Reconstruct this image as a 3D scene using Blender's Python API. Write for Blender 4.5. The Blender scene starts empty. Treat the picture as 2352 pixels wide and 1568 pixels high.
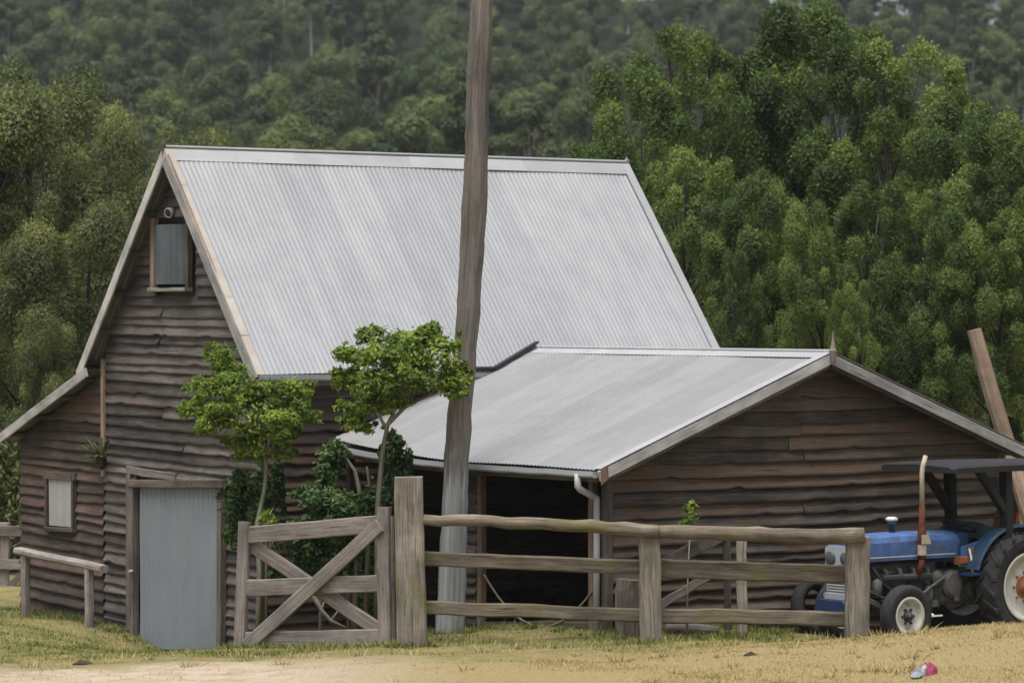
import bpy, math, random
import numpy as np
from mathutils import Vector, Matrix
R = math.radians

# ------------------------------------------------------------------ camera, sky, sun, exposure
sc = bpy.context.scene
COL = sc.collection
FPX, CX, VH, EYE = 8000.0, 1176.0, 709.0, 4.2      # focal length, centre, horizon (in a 2352 x 1568 picture), eye height
cd = bpy.data.cameras.new('camera'); cam = bpy.data.objects.new('camera', cd); COL.objects.link(cam)
cam.location = (0, 0, EYE); cam.rotation_euler = (R(90), 0, 0)
cd.sensor_width = 36; cd.lens = 36 * FPX / 2352; cd.shift_y = (VH - 784) / 2352
cd.clip_start = 0.5; cd.clip_end = 5000
sc.camera = cam
cd.dof.use_dof = True; cd.dof.focus_distance = 41; cd.dof.aperture_fstop = 2.8
SUN_EL, SUN_AZ = 74, 205            # azimuth clockwise from +Y: behind the camera, slightly left
w = bpy.data.worlds.new('World'); sc.world = w; w.use_nodes = True
nt = w.node_tree; bg = nt.nodes['Background']
sky = nt.nodes.new('ShaderNodeTexSky'); sky.sky_type = 'NISHITA'; sky.sun_disc = False
sky.sun_elevation = R(SUN_EL); sky.sun_rotation = R(SUN_AZ); sky.dust_density = 4; sky.air_density = 1.0
hs = nt.nodes.new('ShaderNodeHueSaturation'); hs.inputs['Saturation'].default_value = 0.42
nt.links.new(sky.outputs[0], hs.inputs['Color']); nt.links.new(hs.outputs[0], bg.inputs[0])
bg.inputs[1].default_value = 0.09
ld = bpy.data.lights.new('sun', 'SUN'); ld.energy = 2.5; ld.angle = R(50); ld.color = (1, .965, .91)
so = bpy.data.objects.new('sun', ld); COL.objects.link(so)
so.rotation_euler = Vector((-math.sin(R(SUN_AZ)) * math.cos(R(SUN_EL)), -math.cos(R(SUN_AZ)) * math.cos(R(SUN_EL)), -math.sin(R(SUN_EL)))).to_track_quat('-Z', 'Y').to_euler()
sc.view_settings.view_transform = 'Standard'; sc.view_settings.look = 'None'
sc.view_settings.exposure = 0.92; sc.view_settings.gamma = 1.0
sc.render.engine = 'CYCLES'
sc.cycles.max_bounces = 6; sc.cycles.transparent_max_bounces = 4; sc.cycles.volume_bounces = 0
sc.cycles.use_denoising = True

rng = np.random.default_rng(7); random.seed(7)

# ------------------------------------------------------------------ helpers
def at(u, v, Y): return Vector(((u - CX) / FPX * Y, Y, EYE - (v - VH) / FPX * Y))
def xat(u, Y): return (u - CX) / FPX * Y

class MB:
    """collects shapes, then links them as ONE mesh object"""
    def __init__(s): s.v = []; s.f = []; s.uv = []; s.r = []
    def add(s, verts, faces, uvs=None, rnd=None):
        o = len(s.v); s.v += [tuple(p) for p in verts]
        rnd = random.random() if rnd is None else rnd
        for i, f in enumerate(faces):
            s.f.append(tuple(o + k for k in f))
            s.uv.append(uvs[i] if uvs else [(0, 0)] * len(f)); s.r.append(rnd)
    def loft(s, rings, closed=True, caps=True, rnd=None, us=None):
        n = len(rings[0]); V = [p for r in rings for p in r]; F = []; U = []
        off = random.random() * 50
        per = [0]
        for k in range(n): per.append(per[-1] + (Vector(rings[0][(k + 1) % n]) - Vector(rings[0][k])).length)
        if us is None:
            us = [0]
            for i in range(1, len(rings)):
                a = sum((Vector(p) for p in rings[i - 1]), Vector()) / n; b = sum((Vector(p) for p in rings[i]), Vector()) / n
                us.append(us[-1] + (b - a).length)
        for i in range(len(rings) - 1):
            for k in range(n if closed else n - 1):
                k2 = (k + 1) % n
                F.append((i * n + k, i * n + k2, (i + 1) * n + k2, (i + 1) * n + k))
                U.append([(us[i] + off, per[k] + off), (us[i] + off, per[k + 1] + off), (us[i + 1] + off, per[k + 1] + off), (us[i + 1] + off, per[k] + off)])
        if caps and closed:
            c0 = Vector(rings[0][0])
            for ring, idx in ((rings[0], list(range(n))[::-1]), (rings[-1], [(len(rings) - 1) * n + k for k in range(n)])):
                F.append(tuple(idx)); U.append([(off + .1 * (Vector(V[q]) - c0).x, off + (Vector(V[q]) - c0).y) for q in idx])
        s.add(V, F, U, rnd)
    def beam(s, p0, p1, w, h, up=(0, 0, 1), ch=.006, n=1, jit=0.0, rnd=None, taper=1.0):
        """rectangular timber: w across, h along up, chamfered, optionally rough"""
        p0 = Vector(p0); p1 = Vector(p1); d = (p1 - p0); L = d.length; d.normalize()
        up = Vector(up); sx = d.cross(up)
        if sx.length < 1e-4: sx = d.cross(Vector((1, 0, 0)))
        sx.normalize(); uz = sx.cross(d).normalized()
        ch = min(ch, w * .3, h * .3); a, b = w / 2, h / 2
        prof = [(-a + ch, -b), (a - ch, -b), (a, -b + ch), (a, b - ch), (a - ch, b), (-a + ch, b), (-a, b - ch), (-a, -b + ch)]
        rings = []
        for i in range(n + 1):
            t = i / n; c = p0 + d * L * t; k = 1 + (taper - 1) * t
            jx, jz = (random.uniform(-jit, jit), random.uniform(-jit, jit)) if jit else (0, 0)
            rings.append([c + sx * (x * k + jx + random.uniform(-jit, jit) * .4) + uz * (y * k + jz + random.uniform(-jit, jit) * .4) for x, y in prof])
        s.loft(rings, rnd=rnd)
    def tube(s, pts, rad, n=10, jit=0.0, caps=True, rnd=None):
        pts = [Vector(p) for p in pts]
        if not hasattr(rad, '__len__'): rad = [rad] * len(pts)
        rings = []; ref = None
        for i, p in enumerate(pts):
            d = (pts[min(i + 1, len(pts) - 1)] - pts[max(i - 1, 0)]).normalized()
            if ref is None: ref = d.orthogonal().normalized()
            x = (ref - d * ref.dot(d)).normalized(); ref = x; y = d.cross(x)
            rings.append([p + (x * math.cos(2 * math.pi * k / n) + y * math.sin(2 * math.pi * k / n)) * rad[i] * (1 + random.uniform(-jit, jit)) for k in range(n)])
        s.loft(rings, caps=caps, rnd=rnd)
    def lathe(s, c, axis, prof, n=24, rnd=None, caps=True):
        """prof: (distance along axis, radius)"""
        c = Vector(c); d = Vector(axis).normalized(); x = d.orthogonal().normalized(); y = d.cross(x)
        s.loft([[c + d * h + (x * math.cos(2 * math.pi * k / n) + y * math.sin(2 * math.pi * k / n)) * max(r, 1e-4) for k in range(n)] for h, r in prof], caps=caps, rnd=rnd)
    def poly(s, pts, rnd=None):
        p0 = Vector(pts[0]); s.add(pts, [tuple(range(len(pts)))], [[((Vector(p) - p0).length, Vector(p).z) for p in pts]], rnd)
    def slab(s, pts, ext, rnd=None):
        """polygon pushed along a vector: a plate with thickness"""
        n = len(pts); e = Vector(ext); V = [Vector(p) for p in pts] + [Vector(p) + e for p in pts]
        F = [tuple(range(n))[::-1], tuple(range(n, 2 * n))] + [(k, (k + 1) % n, n + (k + 1) % n, n + k) for k in range(n)]
        o = random.random() * 9
        d1 = (V[1] - V[0]).normalized(); d2 = (V[-1 + n] - V[0]).normalized()
        s.add(V, F, [[((V[q] - V[0]).dot(d1) + o, (V[q] - V[0]).dot(d2) + o) for q in f] for f in F], rnd)
    def build(s, name, mat, parent=None, loc=None, local=False, smooth=False, label=None):
        me = bpy.data.meshes.new(name); base = Vector((0, 0, 0))
        if parent is not None and not local:
            q = parent
            while q is not None: base = base + q.location; q = q.parent
        if loc is not None: base = Vector(loc)
        me.from_pydata([tuple(Vector(p) - base) for p in s.v], [], s.f)
        uv = me.uv_layers.new(name='UVMap'); flat = [c for f in s.uv for p in f for c in p]
        uv.data.foreach_set('uv', flat)
        at_ = me.attributes.new('rnd', 'FLOAT', 'FACE'); at_.data.foreach_set('value', s.r)
        if smooth: me.polygons.foreach_set('use_smooth', [True] * len(me.polygons))
        me.materials.append(mat); me.update()
        o = bpy.data.objects.new(name, me); COL.objects.link(o)
        if parent is not None: o.parent = parent
        if loc is not None: o.location = loc
        if label: o['label'] = label
        return o

def quads(name, V, rnd, mat, parent=None, loc=None, nv=4):
    """numpy: V (n, nv, 3) faces of their own"""
    n = len(V); me = bpy.data.meshes.new(name)
    me.vertices.add(n * nv); me.vertices.foreach_set('co', np.ascontiguousarray(V, dtype=np.float32).ravel())
    me.loops.add(n * nv); me.loops.foreach_set('vertex_index', np.arange(n * nv, dtype=np.int32))
    me.polygons.add(n); me.polygons.foreach_set('loop_start', np.arange(n, dtype=np.int32) * nv)
    try: me.polygons.foreach_set('loop_total', np.full(n, nv, dtype=np.int32))
    except Exception: pass
    a = me.attributes.new('rnd', 'FLOAT', 'FACE'); a.data.foreach_set('value', np.asarray(rnd, dtype=np.float32))
    me.materials.append(mat); me.update(calc_edges=True)
    o = bpy.data.objects.new(name, me); COL.objects.link(o)
    if parent is not None: o.parent = parent
    if loc is not None: o.location = loc
    return o

def tag(o, label, cat, group=None, kind=None):
    o['label'] = label; o['category'] = cat
    if group: o['group'] = group
    if kind: o['kind'] = kind
    return o
def empty(name, loc, label, cat, group=None, rz=0):
    o = bpy.data.objects.new(name, None); COL.objects.link(o); o.location = loc; o.rotation_euler = (0, 0, rz); o.empty_display_size = .3
    return tag(o, label, cat, group)
def structure(o): o['kind'] = 'structure'; return o

# ------------------------------------------------------------------ materials
class NT:
    def __init__(s, name):
        m = bpy.data.materials.new(name); m.use_nodes = True; s.m = m; s.t = m.node_tree
        s.b = s.t.nodes['Principled BSDF']
    def n(s, typ, **kw):
        x = s.t.nodes.new(typ)
        for k, v in kw.items(): setattr(x, k, v)
        return x
    def l(s, a, b): s.t.links.new(a, b)
    def val(s, x):
        return x
    def noise(s, vec, scale, detail=4, rough=.6, dist=0):
        x = s.n('ShaderNodeTexNoise'); x.inputs['Scale'].default_value = scale; x.inputs['Detail'].default_value = detail
        x.inputs['Roughness'].default_value = rough; x.inputs['Distortion'].default_value = dist
        s.l(vec, x.inputs['Vector']); return x.outputs[0]
    def mapping(s, vec, scale):
        x = s.n('ShaderNodeMapping'); x.inputs['Scale'].default_value = scale; s.l(vec, x.inputs['Vector']); return x.outputs[0]
    def ramp(s, fac, stops, interp='LINEAR'):
        x = s.n('ShaderNodeValToRGB'); x.color_ramp.interpolation = interp; e = x.color_ramp.elements
        while len(e) < len(stops): e.new(.5)
        for i, (p, c) in enumerate(stops):
            e[i].position = p; e[i].color = (*c, 1) if hasattr(c, '__len__') else (c, c, c, 1)
        s.l(fac, x.inputs[0]); return x.outputs[0]
    def mix(s, fac, a, b, typ='MIX'):
        x = s.n('ShaderNodeMix', data_type='RGBA', blend_type=typ)
        for v, k in ((fac, 0), (a, 6), (b, 7)):
            if hasattr(v, 'is_linked') or hasattr(v, 'links'): s.l(v, x.inputs[k])
            elif k == 0: x.inputs[0].default_value = v
            else: x.inputs[k].default_value = (*v, 1)
        return x.outputs[2]
    def math(s, op, a, b=None, clamp=False):
        x = s.n('ShaderNodeMath', operation=op, use_clamp=clamp)
        for i, v in enumerate((a, b)):
            if v is None: continue
            if hasattr(v, 'links'): s.l(v, x.inputs[i])
            else: x.inputs[i].default_value = v
        return x.outputs[0]
    def attr(s, name='rnd'):
        x = s.n('ShaderNodeAttribute', attribute_name=name); return x.outputs['Fac']
    def coord(s, k='Object'):
        return s.n('ShaderNodeTexCoord').outputs[k]
    def bump(s, h, strength=.3, dist=.02):
        x = s.n('ShaderNodeBump'); x.inputs['Strength'].default_value = strength; x.inputs['Distance'].default_value = dist
        s.l(h, x.inputs['Height']); s.l(x.outputs[0], s.b.inputs['Normal'])
    def fin(s, col, rough=.8, metal=0.0, spec=.3):
        if hasattr(col, 'links'): s.l(col, s.b.inputs['Base Color'])
        else: s.b.inputs['Base Color'].default_value = (*col, 1)
        if hasattr(rough, 'links'): s.l(rough, s.b.inputs['Roughness'])
        else: s.b.inputs['Roughness'].default_value = rough
        s.b.inputs['Metallic'].default_value = metal; s.b.inputs['Specular IOR Level'].default_value = spec
        return s.m

def wood(name, dark, mid, light, warm=None, moss=0.0, warm_lo=.6, grain=55, rv=.34):
    k = NT(name); uv = k.coord('UV'); r = k.attr()
    g = k.noise(k.mapping(uv, (2.2, grain, 1)), 1.0, 5, .65, .6)
    g2 = k.noise(k.mapping(uv, (.7, 6, 1)), 1.0, 3, .6)
    f = k.math('ADD', k.math('MULTIPLY', g, .62), k.math('MULTIPLY', g2, .38))
    f = k.math('ADD', f, k.math('MULTIPLY', k.math('SUBTRACT', r, .5), rv))
    c = k.ramp(f, [(.28, dark), (.5, mid), (.72, light)])
    bl = k.noise(k.coord('Object'), 1.7, 5, .65)
    c = k.mix(1.0, c, k.ramp(bl, [(.3, (.66, .66, .67)), (.5, (.98, .97, .96)), (.7, (1.32, 1.29, 1.27))]), 'MULTIPLY')
    if warm:
        wn = k.math('ADD', k.math('MULTIPLY', k.noise(k.mapping(uv, (.5, 2.5, 1)), 1.0, 3, .6), .5), k.math('MULTIPLY', k.noise(k.coord('Object'), .75, 3, .5), .5))
        wf = k.ramp(k.math('ADD', k.math('MULTIPLY', wn, .7), k.math('MULTIPLY', r, .35)), [(warm_lo, 0.0), (warm_lo + .22, .75)])
        c = k.mix(wf, c, k.mix(g, tuple(x * .5 for x in warm), warm))
    ck = k.noise(k.mapping(uv, (1.6, grain * 1.5, 1)), 1.0, 2, .5, .3)
    c = k.mix(k.ramp(ck, [(.30, .8), (.38, 0.0)]), c, tuple(x * .35 for x in dark))
    kn = k.noise(k.mapping(uv, (4.5, 14, 1)), 1.0, 1, .4, 1.2); c = k.mix(k.ramp(kn, [(.72, 0.0), (.78, .55)]), c, dark)
    if moss:
        mn = k.noise(k.coord('Object'), 2.3, 5, .7); mf = k.ramp(mn, [(.62 - moss * .25, 0.0), (.8 - moss * .2, .75)])
        c = k.mix(mf, c, (.135, .13, .035))
    k.bump(f, .5, .01)
    return k.fin(c, .88, 0, .15)

M = {}
M['clad'] = wood('weatherboard_grey', (.03, .026, .024), (.08, .071, .066), (.165, .152, .146), warm=(.12, .078, .055), warm_lo=.58, rv=.3)
M['clad_brown'] = wood('weatherboard_brown', (.032, .026, .022), (.085, .07, .058), (.16, .138, .117), warm=(.15, .092, .056), warm_lo=.50, rv=.24)
M['clad_red'] = wood('weatherboard_red', (.03, .023, .02), (.075, .06, .053), (.145, .122, .112), warm=(.125, .075, .055), warm_lo=.50, rv=.28)
M['post'] = wood('grey_timber', (.07, .06, .05), (.175, .155, .13), (.33, .30, .262), warm=(.19, .135, .08), warm_lo=.74, grain=38)
M['gate'] = wood('silver_timber', (.07, .06, .055), (.185, .165, .15), (.32, .295, .275), grain=45)
M['rail'] = wood('mossy_timber', (.045, .037, .028), (.13, .11, .085), (.25, .22, .18), warm=(.17, .10, .06), moss=.42, warm_lo=.66, grain=30, rv=.5)
M['post_moss'] = wood('lichen_timber', (.07, .06, .05), (.185, .165, .135), (.33, .305, .265), warm=(.2, .15, .09), moss=.18, warm_lo=.74, grain=38)
M['frame'] = wood('frame_timber', (.04, .034, .03), (.105, .088, .076), (.2, .178, .16), warm=(.2, .1, .05), warm_lo=.62)
M['orange_wood'] = wood('orange_timber', (.09, .062, .045), (.19, .135, .1), (.29, .225, .175))
M['barge'] = wood('weathered_white_timber', (.2, .195, .19), (.335, .33, .328), (.45, .447, .448), warm=(.28, .2, .14), warm_lo=.86, grain=30)
M['barge_grey'] = wood('pale_grey_timber', (.16, .155, .15), (.29, .285, .275), (.42, .415, .405), warm=(.26, .17, .1), warm_lo=.86, grain=30)

def steel(name, lo, hi, rust=0.0, rough=.5, spec=.35, streak=True):
    k = NT(name); o = k.coord('Object'); uv = k.coord('UV'); r = k.attr()
    n1 = k.noise(k.mapping(uv, (.35, 3.2, 1)), 1.0, 4, .6)       # u runs down the slope
    n2 = k.noise(o, 2.2, 4, .6)
    f = k.math('ADD', k.math('MULTIPLY', n1, .55), k.math('MULTIPLY', n2, .45))
    f = k.math('ADD', f, k.math('MULTIPLY', k.math('SUBTRACT', r, .5), .2))
    c = k.ramp(f, [(.26, tuple(x * .93 for x in lo)), (.44, lo), (.7, hi)])
    st = k.noise(k.mapping(uv, (.22, 2.6, 1)), 1.7, 5, .7, .4); c = k.mix(k.ramp(st, [(.56, 0.0), (.74, .35)]), c, tuple(x * .74 for x in lo))
    if rust:
        rn = k.noise(k.mapping(uv, (1.2, 9, 1)), 1.0, 5, .7)
        rf = k.ramp(rn, [(.75 - rust * .3, 0.0), (.9 - rust * .25, .9)])
        c = k.mix(rf, c, (.27, .14, .06))
    return k.fin(c, k.ramp(n2, [(.2, rough - .08), (.8, rough + .12)]), 0.0, spec)
M['roof'] = steel('galvanised_roof', (.25, .257, .272), (.31, .316, .328), rough=.5, spec=.4)
M['roof_flat'] = steel('grey_roof', (.19, .191, .195), (.222, .223, .227), rough=.5, spec=.4)
M['ridge'] = steel('ridge_steel', (.28, .285, .295), (.345, .35, .355), rust=.0)
M['barge_rust'] = steel('rusty_flashing', (.34, .305, .265), (.42, .385, .345), rust=.35)
M['under'] = steel('old_iron', (.13, .125, .11), (.24, .235, .21), rust=.5)
M['door'] = steel('blue_grey_iron', (.165, .185, .205), (.205, .227, .248), rust=.36, rough=.6)
M['shutter'] = steel('pale_iron', (.27, .265, .26), (.37, .365, .36), rough=.6)
M['hatch'] = steel('dull_iron', (.07, .082, .092), (.12, .136, .148), rough=.55)
M['gutter'] = steel('grey_gutter', (.2, .2, .205), (.3, .3, .305))
M['pipe'] = steel('pale_pipe', (.3, .315, .335), (.38, .395, .41), rough=.5)

def plain(name, col, var=.25, rough=.6, spec=.35, metal=0.0, scale=14, dirt=None, dirt_lo=.55):
    k = NT(name); o = k.coord('Object'); n = k.noise(o, scale, 5, .65)
    c = k.ramp(n, [(.25, tuple(x * (1 - var) for x in col)), (.75, tuple(min(1, x * (1 + var)) for x in col))])
    if dirt:
        d = k.noise(o, 5.5, 6, .7); c = k.mix(k.ramp(d, [(dirt_lo, 0.0), (dirt_lo + .18, .85)]), c, dirt)
    k.bump(n, .15, .01)
    return k.fin(c, rough, metal, spec)
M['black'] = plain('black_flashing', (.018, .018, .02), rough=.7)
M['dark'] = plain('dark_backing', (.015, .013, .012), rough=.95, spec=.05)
M['rubber'] = plain('tyre_rubber', (.028, .028, .029), .35, rough=.85, spec=.2, dirt=(.10, .085, .065), dirt_lo=.58)
M['blue'] = plain('faded_blue_paint', (.05, .105, .26), .4, rough=.6, dirt=(.075, .062, .052), dirt_lo=.49, scale=7)
M['blue_dark'] = plain('dark_blue_paint', (.014, .034, .095), .3, rough=.6, dirt=(.07, .055, .045), dirt_lo=.6)
M['blue_green'] = plain('blue_green_paint', (.016, .048, .085), .4, rough=.6, dirt=(.05, .04, .032), dirt_lo=.5, scale=8)
M['engine'] = plain('oily_engine', (.035, .034, .034), .5, rough=.55, dirt=(.10, .085, .07), dirt_lo=.55)
M['gearcase'] = plain('grey_casting', (.085, .082, .08), .4, rough=.65, dirt=(.05, .035, .025), dirt_lo=.52)
M['rust'] = plain('rust', (.09, .034, .02), .45, rough=.9, spec=.1, dirt=(.06, .025, .015))
M['rust_pale'] = plain('orange_rust', (.22, .09, .04), .45, rough=.9, spec=.1, dirt=(.06, .035, .025))
M['rim'] = plain('white_rim', (.47, .455, .41), .2, rough=.7, dirt=(.14, .115, .08), dirt_lo=.52)
M['white'] = plain('white_plastic', (.7, .7, .7), .08, rough=.4)
M['cream'] = plain('cream_pipe', (.36, .3, .24), .25, rough=.7)
M['canopy'] = plain('black_canopy', (.014, .014, .016), .3, rough=.8)
M['pink'] = plain('pink_cloth', (.3, .055, .12), .3, rough=.9, spec=.1)
M['cap_grey'] = plain('grey_cloth', (.2, .22, .25), .35, rough=.9, spec=.1)
M['clod'] = plain('dark_dung', (.05, .042, .03), .4, rough=.95, spec=.05)
M['rope'] = plain('pale_rope', (.2, .17, .13), .3, rough=.9, spec=.1)
M['stone'] = plain('stone', (.2, .18, .16), .3, rough=.9)

def pole_mat():
    k = NT('pole_timber'); uv = k.coord('UV'); o = k.coord('Object')
    g = k.noise(k.mapping(uv, (1.1, 26, 1)), 1.0, 6, .7, .8); g2 = k.noise(k.mapping(uv, (.5, 5, 1)), 1.0, 4, .6, .5)
    f = k.math('ADD', k.math('MULTIPLY', g, .55), k.math('MULTIPLY', g2, .45))
    c = k.ramp(f, [(.3, (.05, .046, .042)), (.5, (.14, .128, .116)), (.66, (.245, .23, .215))])
    wf = k.ramp(k.noise(k.mapping(uv, (.6, 4, 1)), 1.3, 4, .6), [(.52, 0.0), (.68, .55)])
    c = k.mix(wf, c, (.15, .105, .08)); ck = k.noise(k.mapping(uv, (1.0, 45, 1)), 1.0, 3, .6, .4); c = k.mix(k.ramp(ck, [(.3, .85), (.4, 0.0)]), c, (.03, .026, .022)); bl = k.noise(o, 1.1, 5, .65); c = k.mix(1.0, c, k.ramp(bl, [(.3, (.68, .68, .68)), (.7, (1.25, 1.24, 1.22))]), 'MULTIPLY')
    low = k.ramp(f, [(.3, (.12, .12, .118)), (.52, (.27, .28, .285)), (.7, (.44, .46, .475))])
    sep = k.n('ShaderNodeSeparateXYZ'); k.l(o, sep.inputs[0])
    edge = k.math('ADD', sep.outputs['Z'], k.math('MULTIPLY', k.math('SUBTRACT', k.noise(k.mapping(uv, (1.5, 9, 1)), 1.0, 3, .5), .5), 1.6))
    lf = k.ramp(k.math('MULTIPLY', edge, .25), [(.44, .85), (.5, 0.0)])
    c = k.mix(lf, c, low); k.bump(f, .6, .02)
    return k.fin(c, .9, 0, .12)
M['pole'] = pole_mat()

def leafmat(name, lo, mid, hi, trans=.3, tint=None, objvar=.5):
    k = NT(name); r = k.attr(); oi = k.n('ShaderNodeObjectInfo').outputs['Random']
    f = k.math('ADD', r, k.math('MULTIPLY', k.math('SUBTRACT', oi, .5), objvar))
    c = k.ramp(f, [(.0, lo), (.5, mid), (1.0, hi)])
    if tint: c = k.mix(k.ramp(k.math('FRACT', k.math('MULTIPLY', oi, 7.31)), [(.3, 0.0), (1.0, .7)]), c, tint)
    k.fin(c, .55, 0, .25)
    tr = k.n('ShaderNodeBsdfTranslucent'); k.l(k.mix(1.0, c, (1.0, 1.15, .55), 'MULTIPLY'), tr.inputs[0])
    mx = k.n('ShaderNodeMixShader'); mx.inputs[0].default_value = trans
    k.l(k.b.outputs[0], mx.inputs[1]); k.l(tr.outputs[0], mx.inputs[2])
    k.l(mx.outputs[0], k.t.nodes['Material Output'].inputs['Surface'])
    return k.m
M['leaf_hill'] = leafmat('gum_leaves', (.018, .034, .015), (.055, .085, .03), (.135, .165, .05), .2, tint=(.075, .085, .035), objvar=.8)
M['leaf_acacia'] = leafmat('wattle_leaves', (.034, .056, .016), (.092, .134, .036), (.195, .24, .062), .36, objvar=.35)
M['leaf_left'] = leafmat('casuarina_leaves', (.036, .05, .018), (.082, .1, .034), (.19, .2, .065), .3, objvar=.35)
M['leaf_bright'] = leafmat('bright_leaves', (.05, .085, .014), (.15, .22, .032), (.32, .38, .08), .42, objvar=0)
M['leaf_dark'] = leafmat('dark_glossy_leaves', (.02, .042, .014), (.06, .105, .03), (.14, .2, .055), .25, objvar=.2)
M['leaf_fern'] = leafmat('fern_leaves', (.06, .075, .04), (.12, .14, .08), (.2, .21, .13), .25, objvar=0)
M['trunk_pale'] = wood('pale_bark', (.1, .085, .07), (.22, .195, .17), (.36, .33, .3), grain=12)
M['trunk_dark'] = wood('dark_bark', (.015, .013, .011), (.045, .038, .032), (.09, .08, .07), grain=12)
M['trunk_shrub'] = wood('shrub_bark', (.08, .075, .055), (.18, .175, .135), (.3, .29, .24), grain=20)

# ------------------------------------------------------------------ terrain
CP = [(50, 1400, 48.9), (-200, 1380, 50), (180, 1420, 47.7), (310, 1442, 46.6), (420, 1490, 45.0), (330, 1488, 44.6), (605, 1512, 44), (555, 1489, 40.6), (740, 1486, 40.1),
      (945, 1481, 39.5), (1200, 1480, 39.5), (1490, 1481, 39.5), (1740, 1474, 39.5), (1970, 1466, 39.5), (1040, 1452, 41.3), (1095, 1441, 42.35), (1250, 1440, 41.3), (1400, 1440, 40.3),
      (1700, 1432, 41.3), (2085, 1490, 40.3), (2364, 1484, 41.5), (1950, 1480, 41.2), (2300, 1470, 43.9), (1985, 1461, 38.3), (2160, 1447, 38.0), (2352, 1434, 38), (2650, 1420, 38),
      (1800, 1484, 37.6), (1500, 1500, 37.6), (1176, 1505, 37.6), (700, 1515, 38), (350, 1515, 39), (0, 1512, 40),
      (2300, 1568, 32.3), (1700, 1568, 33.4), (1176, 1568, 34.2), (500, 1568, 35.2), (50, 1568, 36), (-300, 1568, 36.5)]
def zdef(y): return np.interp(y, [-60, 0, 20, 34, 46, 60, 100], [2.9, 2.5, 1.45, .6, .2, .2, .4])
cp = np.array([tuple(at(*c)) for c in CP]); _S = 3.6
_K = np.exp(-((cp[:, None, 0] - cp[None, :, 0]) ** 2 + ((cp[:, None, 1] - cp[None, :, 1]) * 1.2) ** 2) / (2 * _S ** 2))
_W = np.linalg.solve(_K + np.eye(len(cp)) * .006, cp[:, 2] - zdef(cp[:, 1]))
def gz(x, y):
    x = np.asarray(x, float); y = np.asarray(y, float); z = zdef(y)
    for i in range(len(cp)):
        z = z + _W[i] * np.exp(-((x - cp[i, 0]) ** 2 + ((y - cp[i, 1]) * 1.2) ** 2) / (2 * _S ** 2))
    return z
_gz = gz
_dp = at(338, 1488, 45.3)
def gz(x, y): return _gz(x, y) - .2 * np.exp(-((np.asarray(x, float) - _dp.x) ** 2 + (np.asarray(y, float) - _dp.y) ** 2 * .6) / (2 * .5 ** 2))
def ground_at(x, y): return float(gz(x, y))
def bumps(x, y):
    return .012 * np.sin(x * 3.1 + 1.3 * np.sin(y * 2.3)) + .010 * np.sin(y * 4.7 + 1.7 * np.sin(x * 1.9)) + .006 * np.sin(x * 9.1 + y * 7.3)

def grid(name, xs, ys, zf, mat):
    X, Y = np.meshgrid(xs, ys); Z = zf(X, Y); nx, ny = len(xs), len(ys)
    me = bpy.data.meshes.new(name)
    V = np.stack([X, Y, Z], -1).reshape(-1, 3)
    F = [(j * nx + i, j * nx + i + 1, (j + 1) * nx + i + 1, (j + 1) * nx + i) for j in range(ny - 1) for i in range(nx - 1)]
    me.from_pydata(V.tolist(), [], F); me.polygons.foreach_set('use_smooth', [True] * len(F)); me.materials.append(mat); me.update()
    o = bpy.data.objects.new(name, me); COL.objects.link(o); return structure(o)

def ground_mat():
    k = NT('ground'); o = k.coord('Object')
    sep = k.n('ShaderNodeSeparateXYZ'); k.l(o, sep.inputs[0]); X, Y = sep.outputs[0], sep.outputs[1]
    big = k.noise(o, .55, 4, .6); med = k.noise(o, 2.6, 5, .65); fine = k.noise(o, 26, 6, .75); vf = k.noise(o, 90, 3, .7)
    straw = k.ramp(fine, [(.3, (.19, .14, .064)), (.5, (.32, .245, .112)), (.7, (.42, .34, .175))])
    green = k.ramp(fine, [(.3, (.075, .085, .024)), (.55, (.16, .165, .05)), (.75, (.27, .25, .09))])
    dirt = k.ramp(k.math('ADD', k.math('MULTIPLY', fine, .5), k.math('MULTIPLY', med, .5)), [(.3, (.36, .285, .2)), (.5, (.5, .415, .315)), (.68, (.6, .52, .42))])
    # green belt along the buildings (Y 38.5 .. 48), straw in front
    yb = k.math('ADD', Y, k.math('MULTIPLY', k.math('SUBTRACT', big, .5), 5.0))
    gf = k.ramp(k.math('MULTIPLY', k.math('SUBTRACT', yb, 34), .07, True), [(.13, 0.0), (.34, .95)])
    gf = k.math('MULTIPLY', gf, k.ramp(med, [(.35, .25), (.6, 1.0)]))
    c = k.mix(gf, straw, green)
    # bare pale track at the lower left
    xb = k.math('ADD', X, k.math('MULTIPLY', k.math('SUBTRACT', med, .5), 3.0))
    df = k.math('MULTIPLY', k.ramp(k.math('MULTIPLY', k.math('ADD', xb, 9), .08, True), [(.54, 1.0), (.68, 0.0)]),
                k.ramp(k.math('MULTIPLY', k.math('SUBTRACT', yb, 30), .07, True), [(.5, 1.0), (.63, 0.0)]))
    df = k.math('MULTIPLY', df, k.ramp(k.math('ADD', k.math('MULTIPLY', med, .6), k.math('MULTIPLY', fine, .4)), [(.36, .35), (.52, 1.0)]))
    c = k.mix(df, c, dirt)
    c = k.mix(k.ramp(vf, [(.3, .0), (.7, .35)]), c, k.mix(.5, c, (.55, .46, .3)))
    k.bump(k.math('ADD', fine, vf), .9, .03)
    return k.fin(c, .95, 0, .08)
M['ground'] = ground_mat()
def steps(segs):
    out = []
    for a, b, d in segs: out += list(np.arange(a, b, d))
    return np.array(out + [segs[-1][1]])
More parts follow.
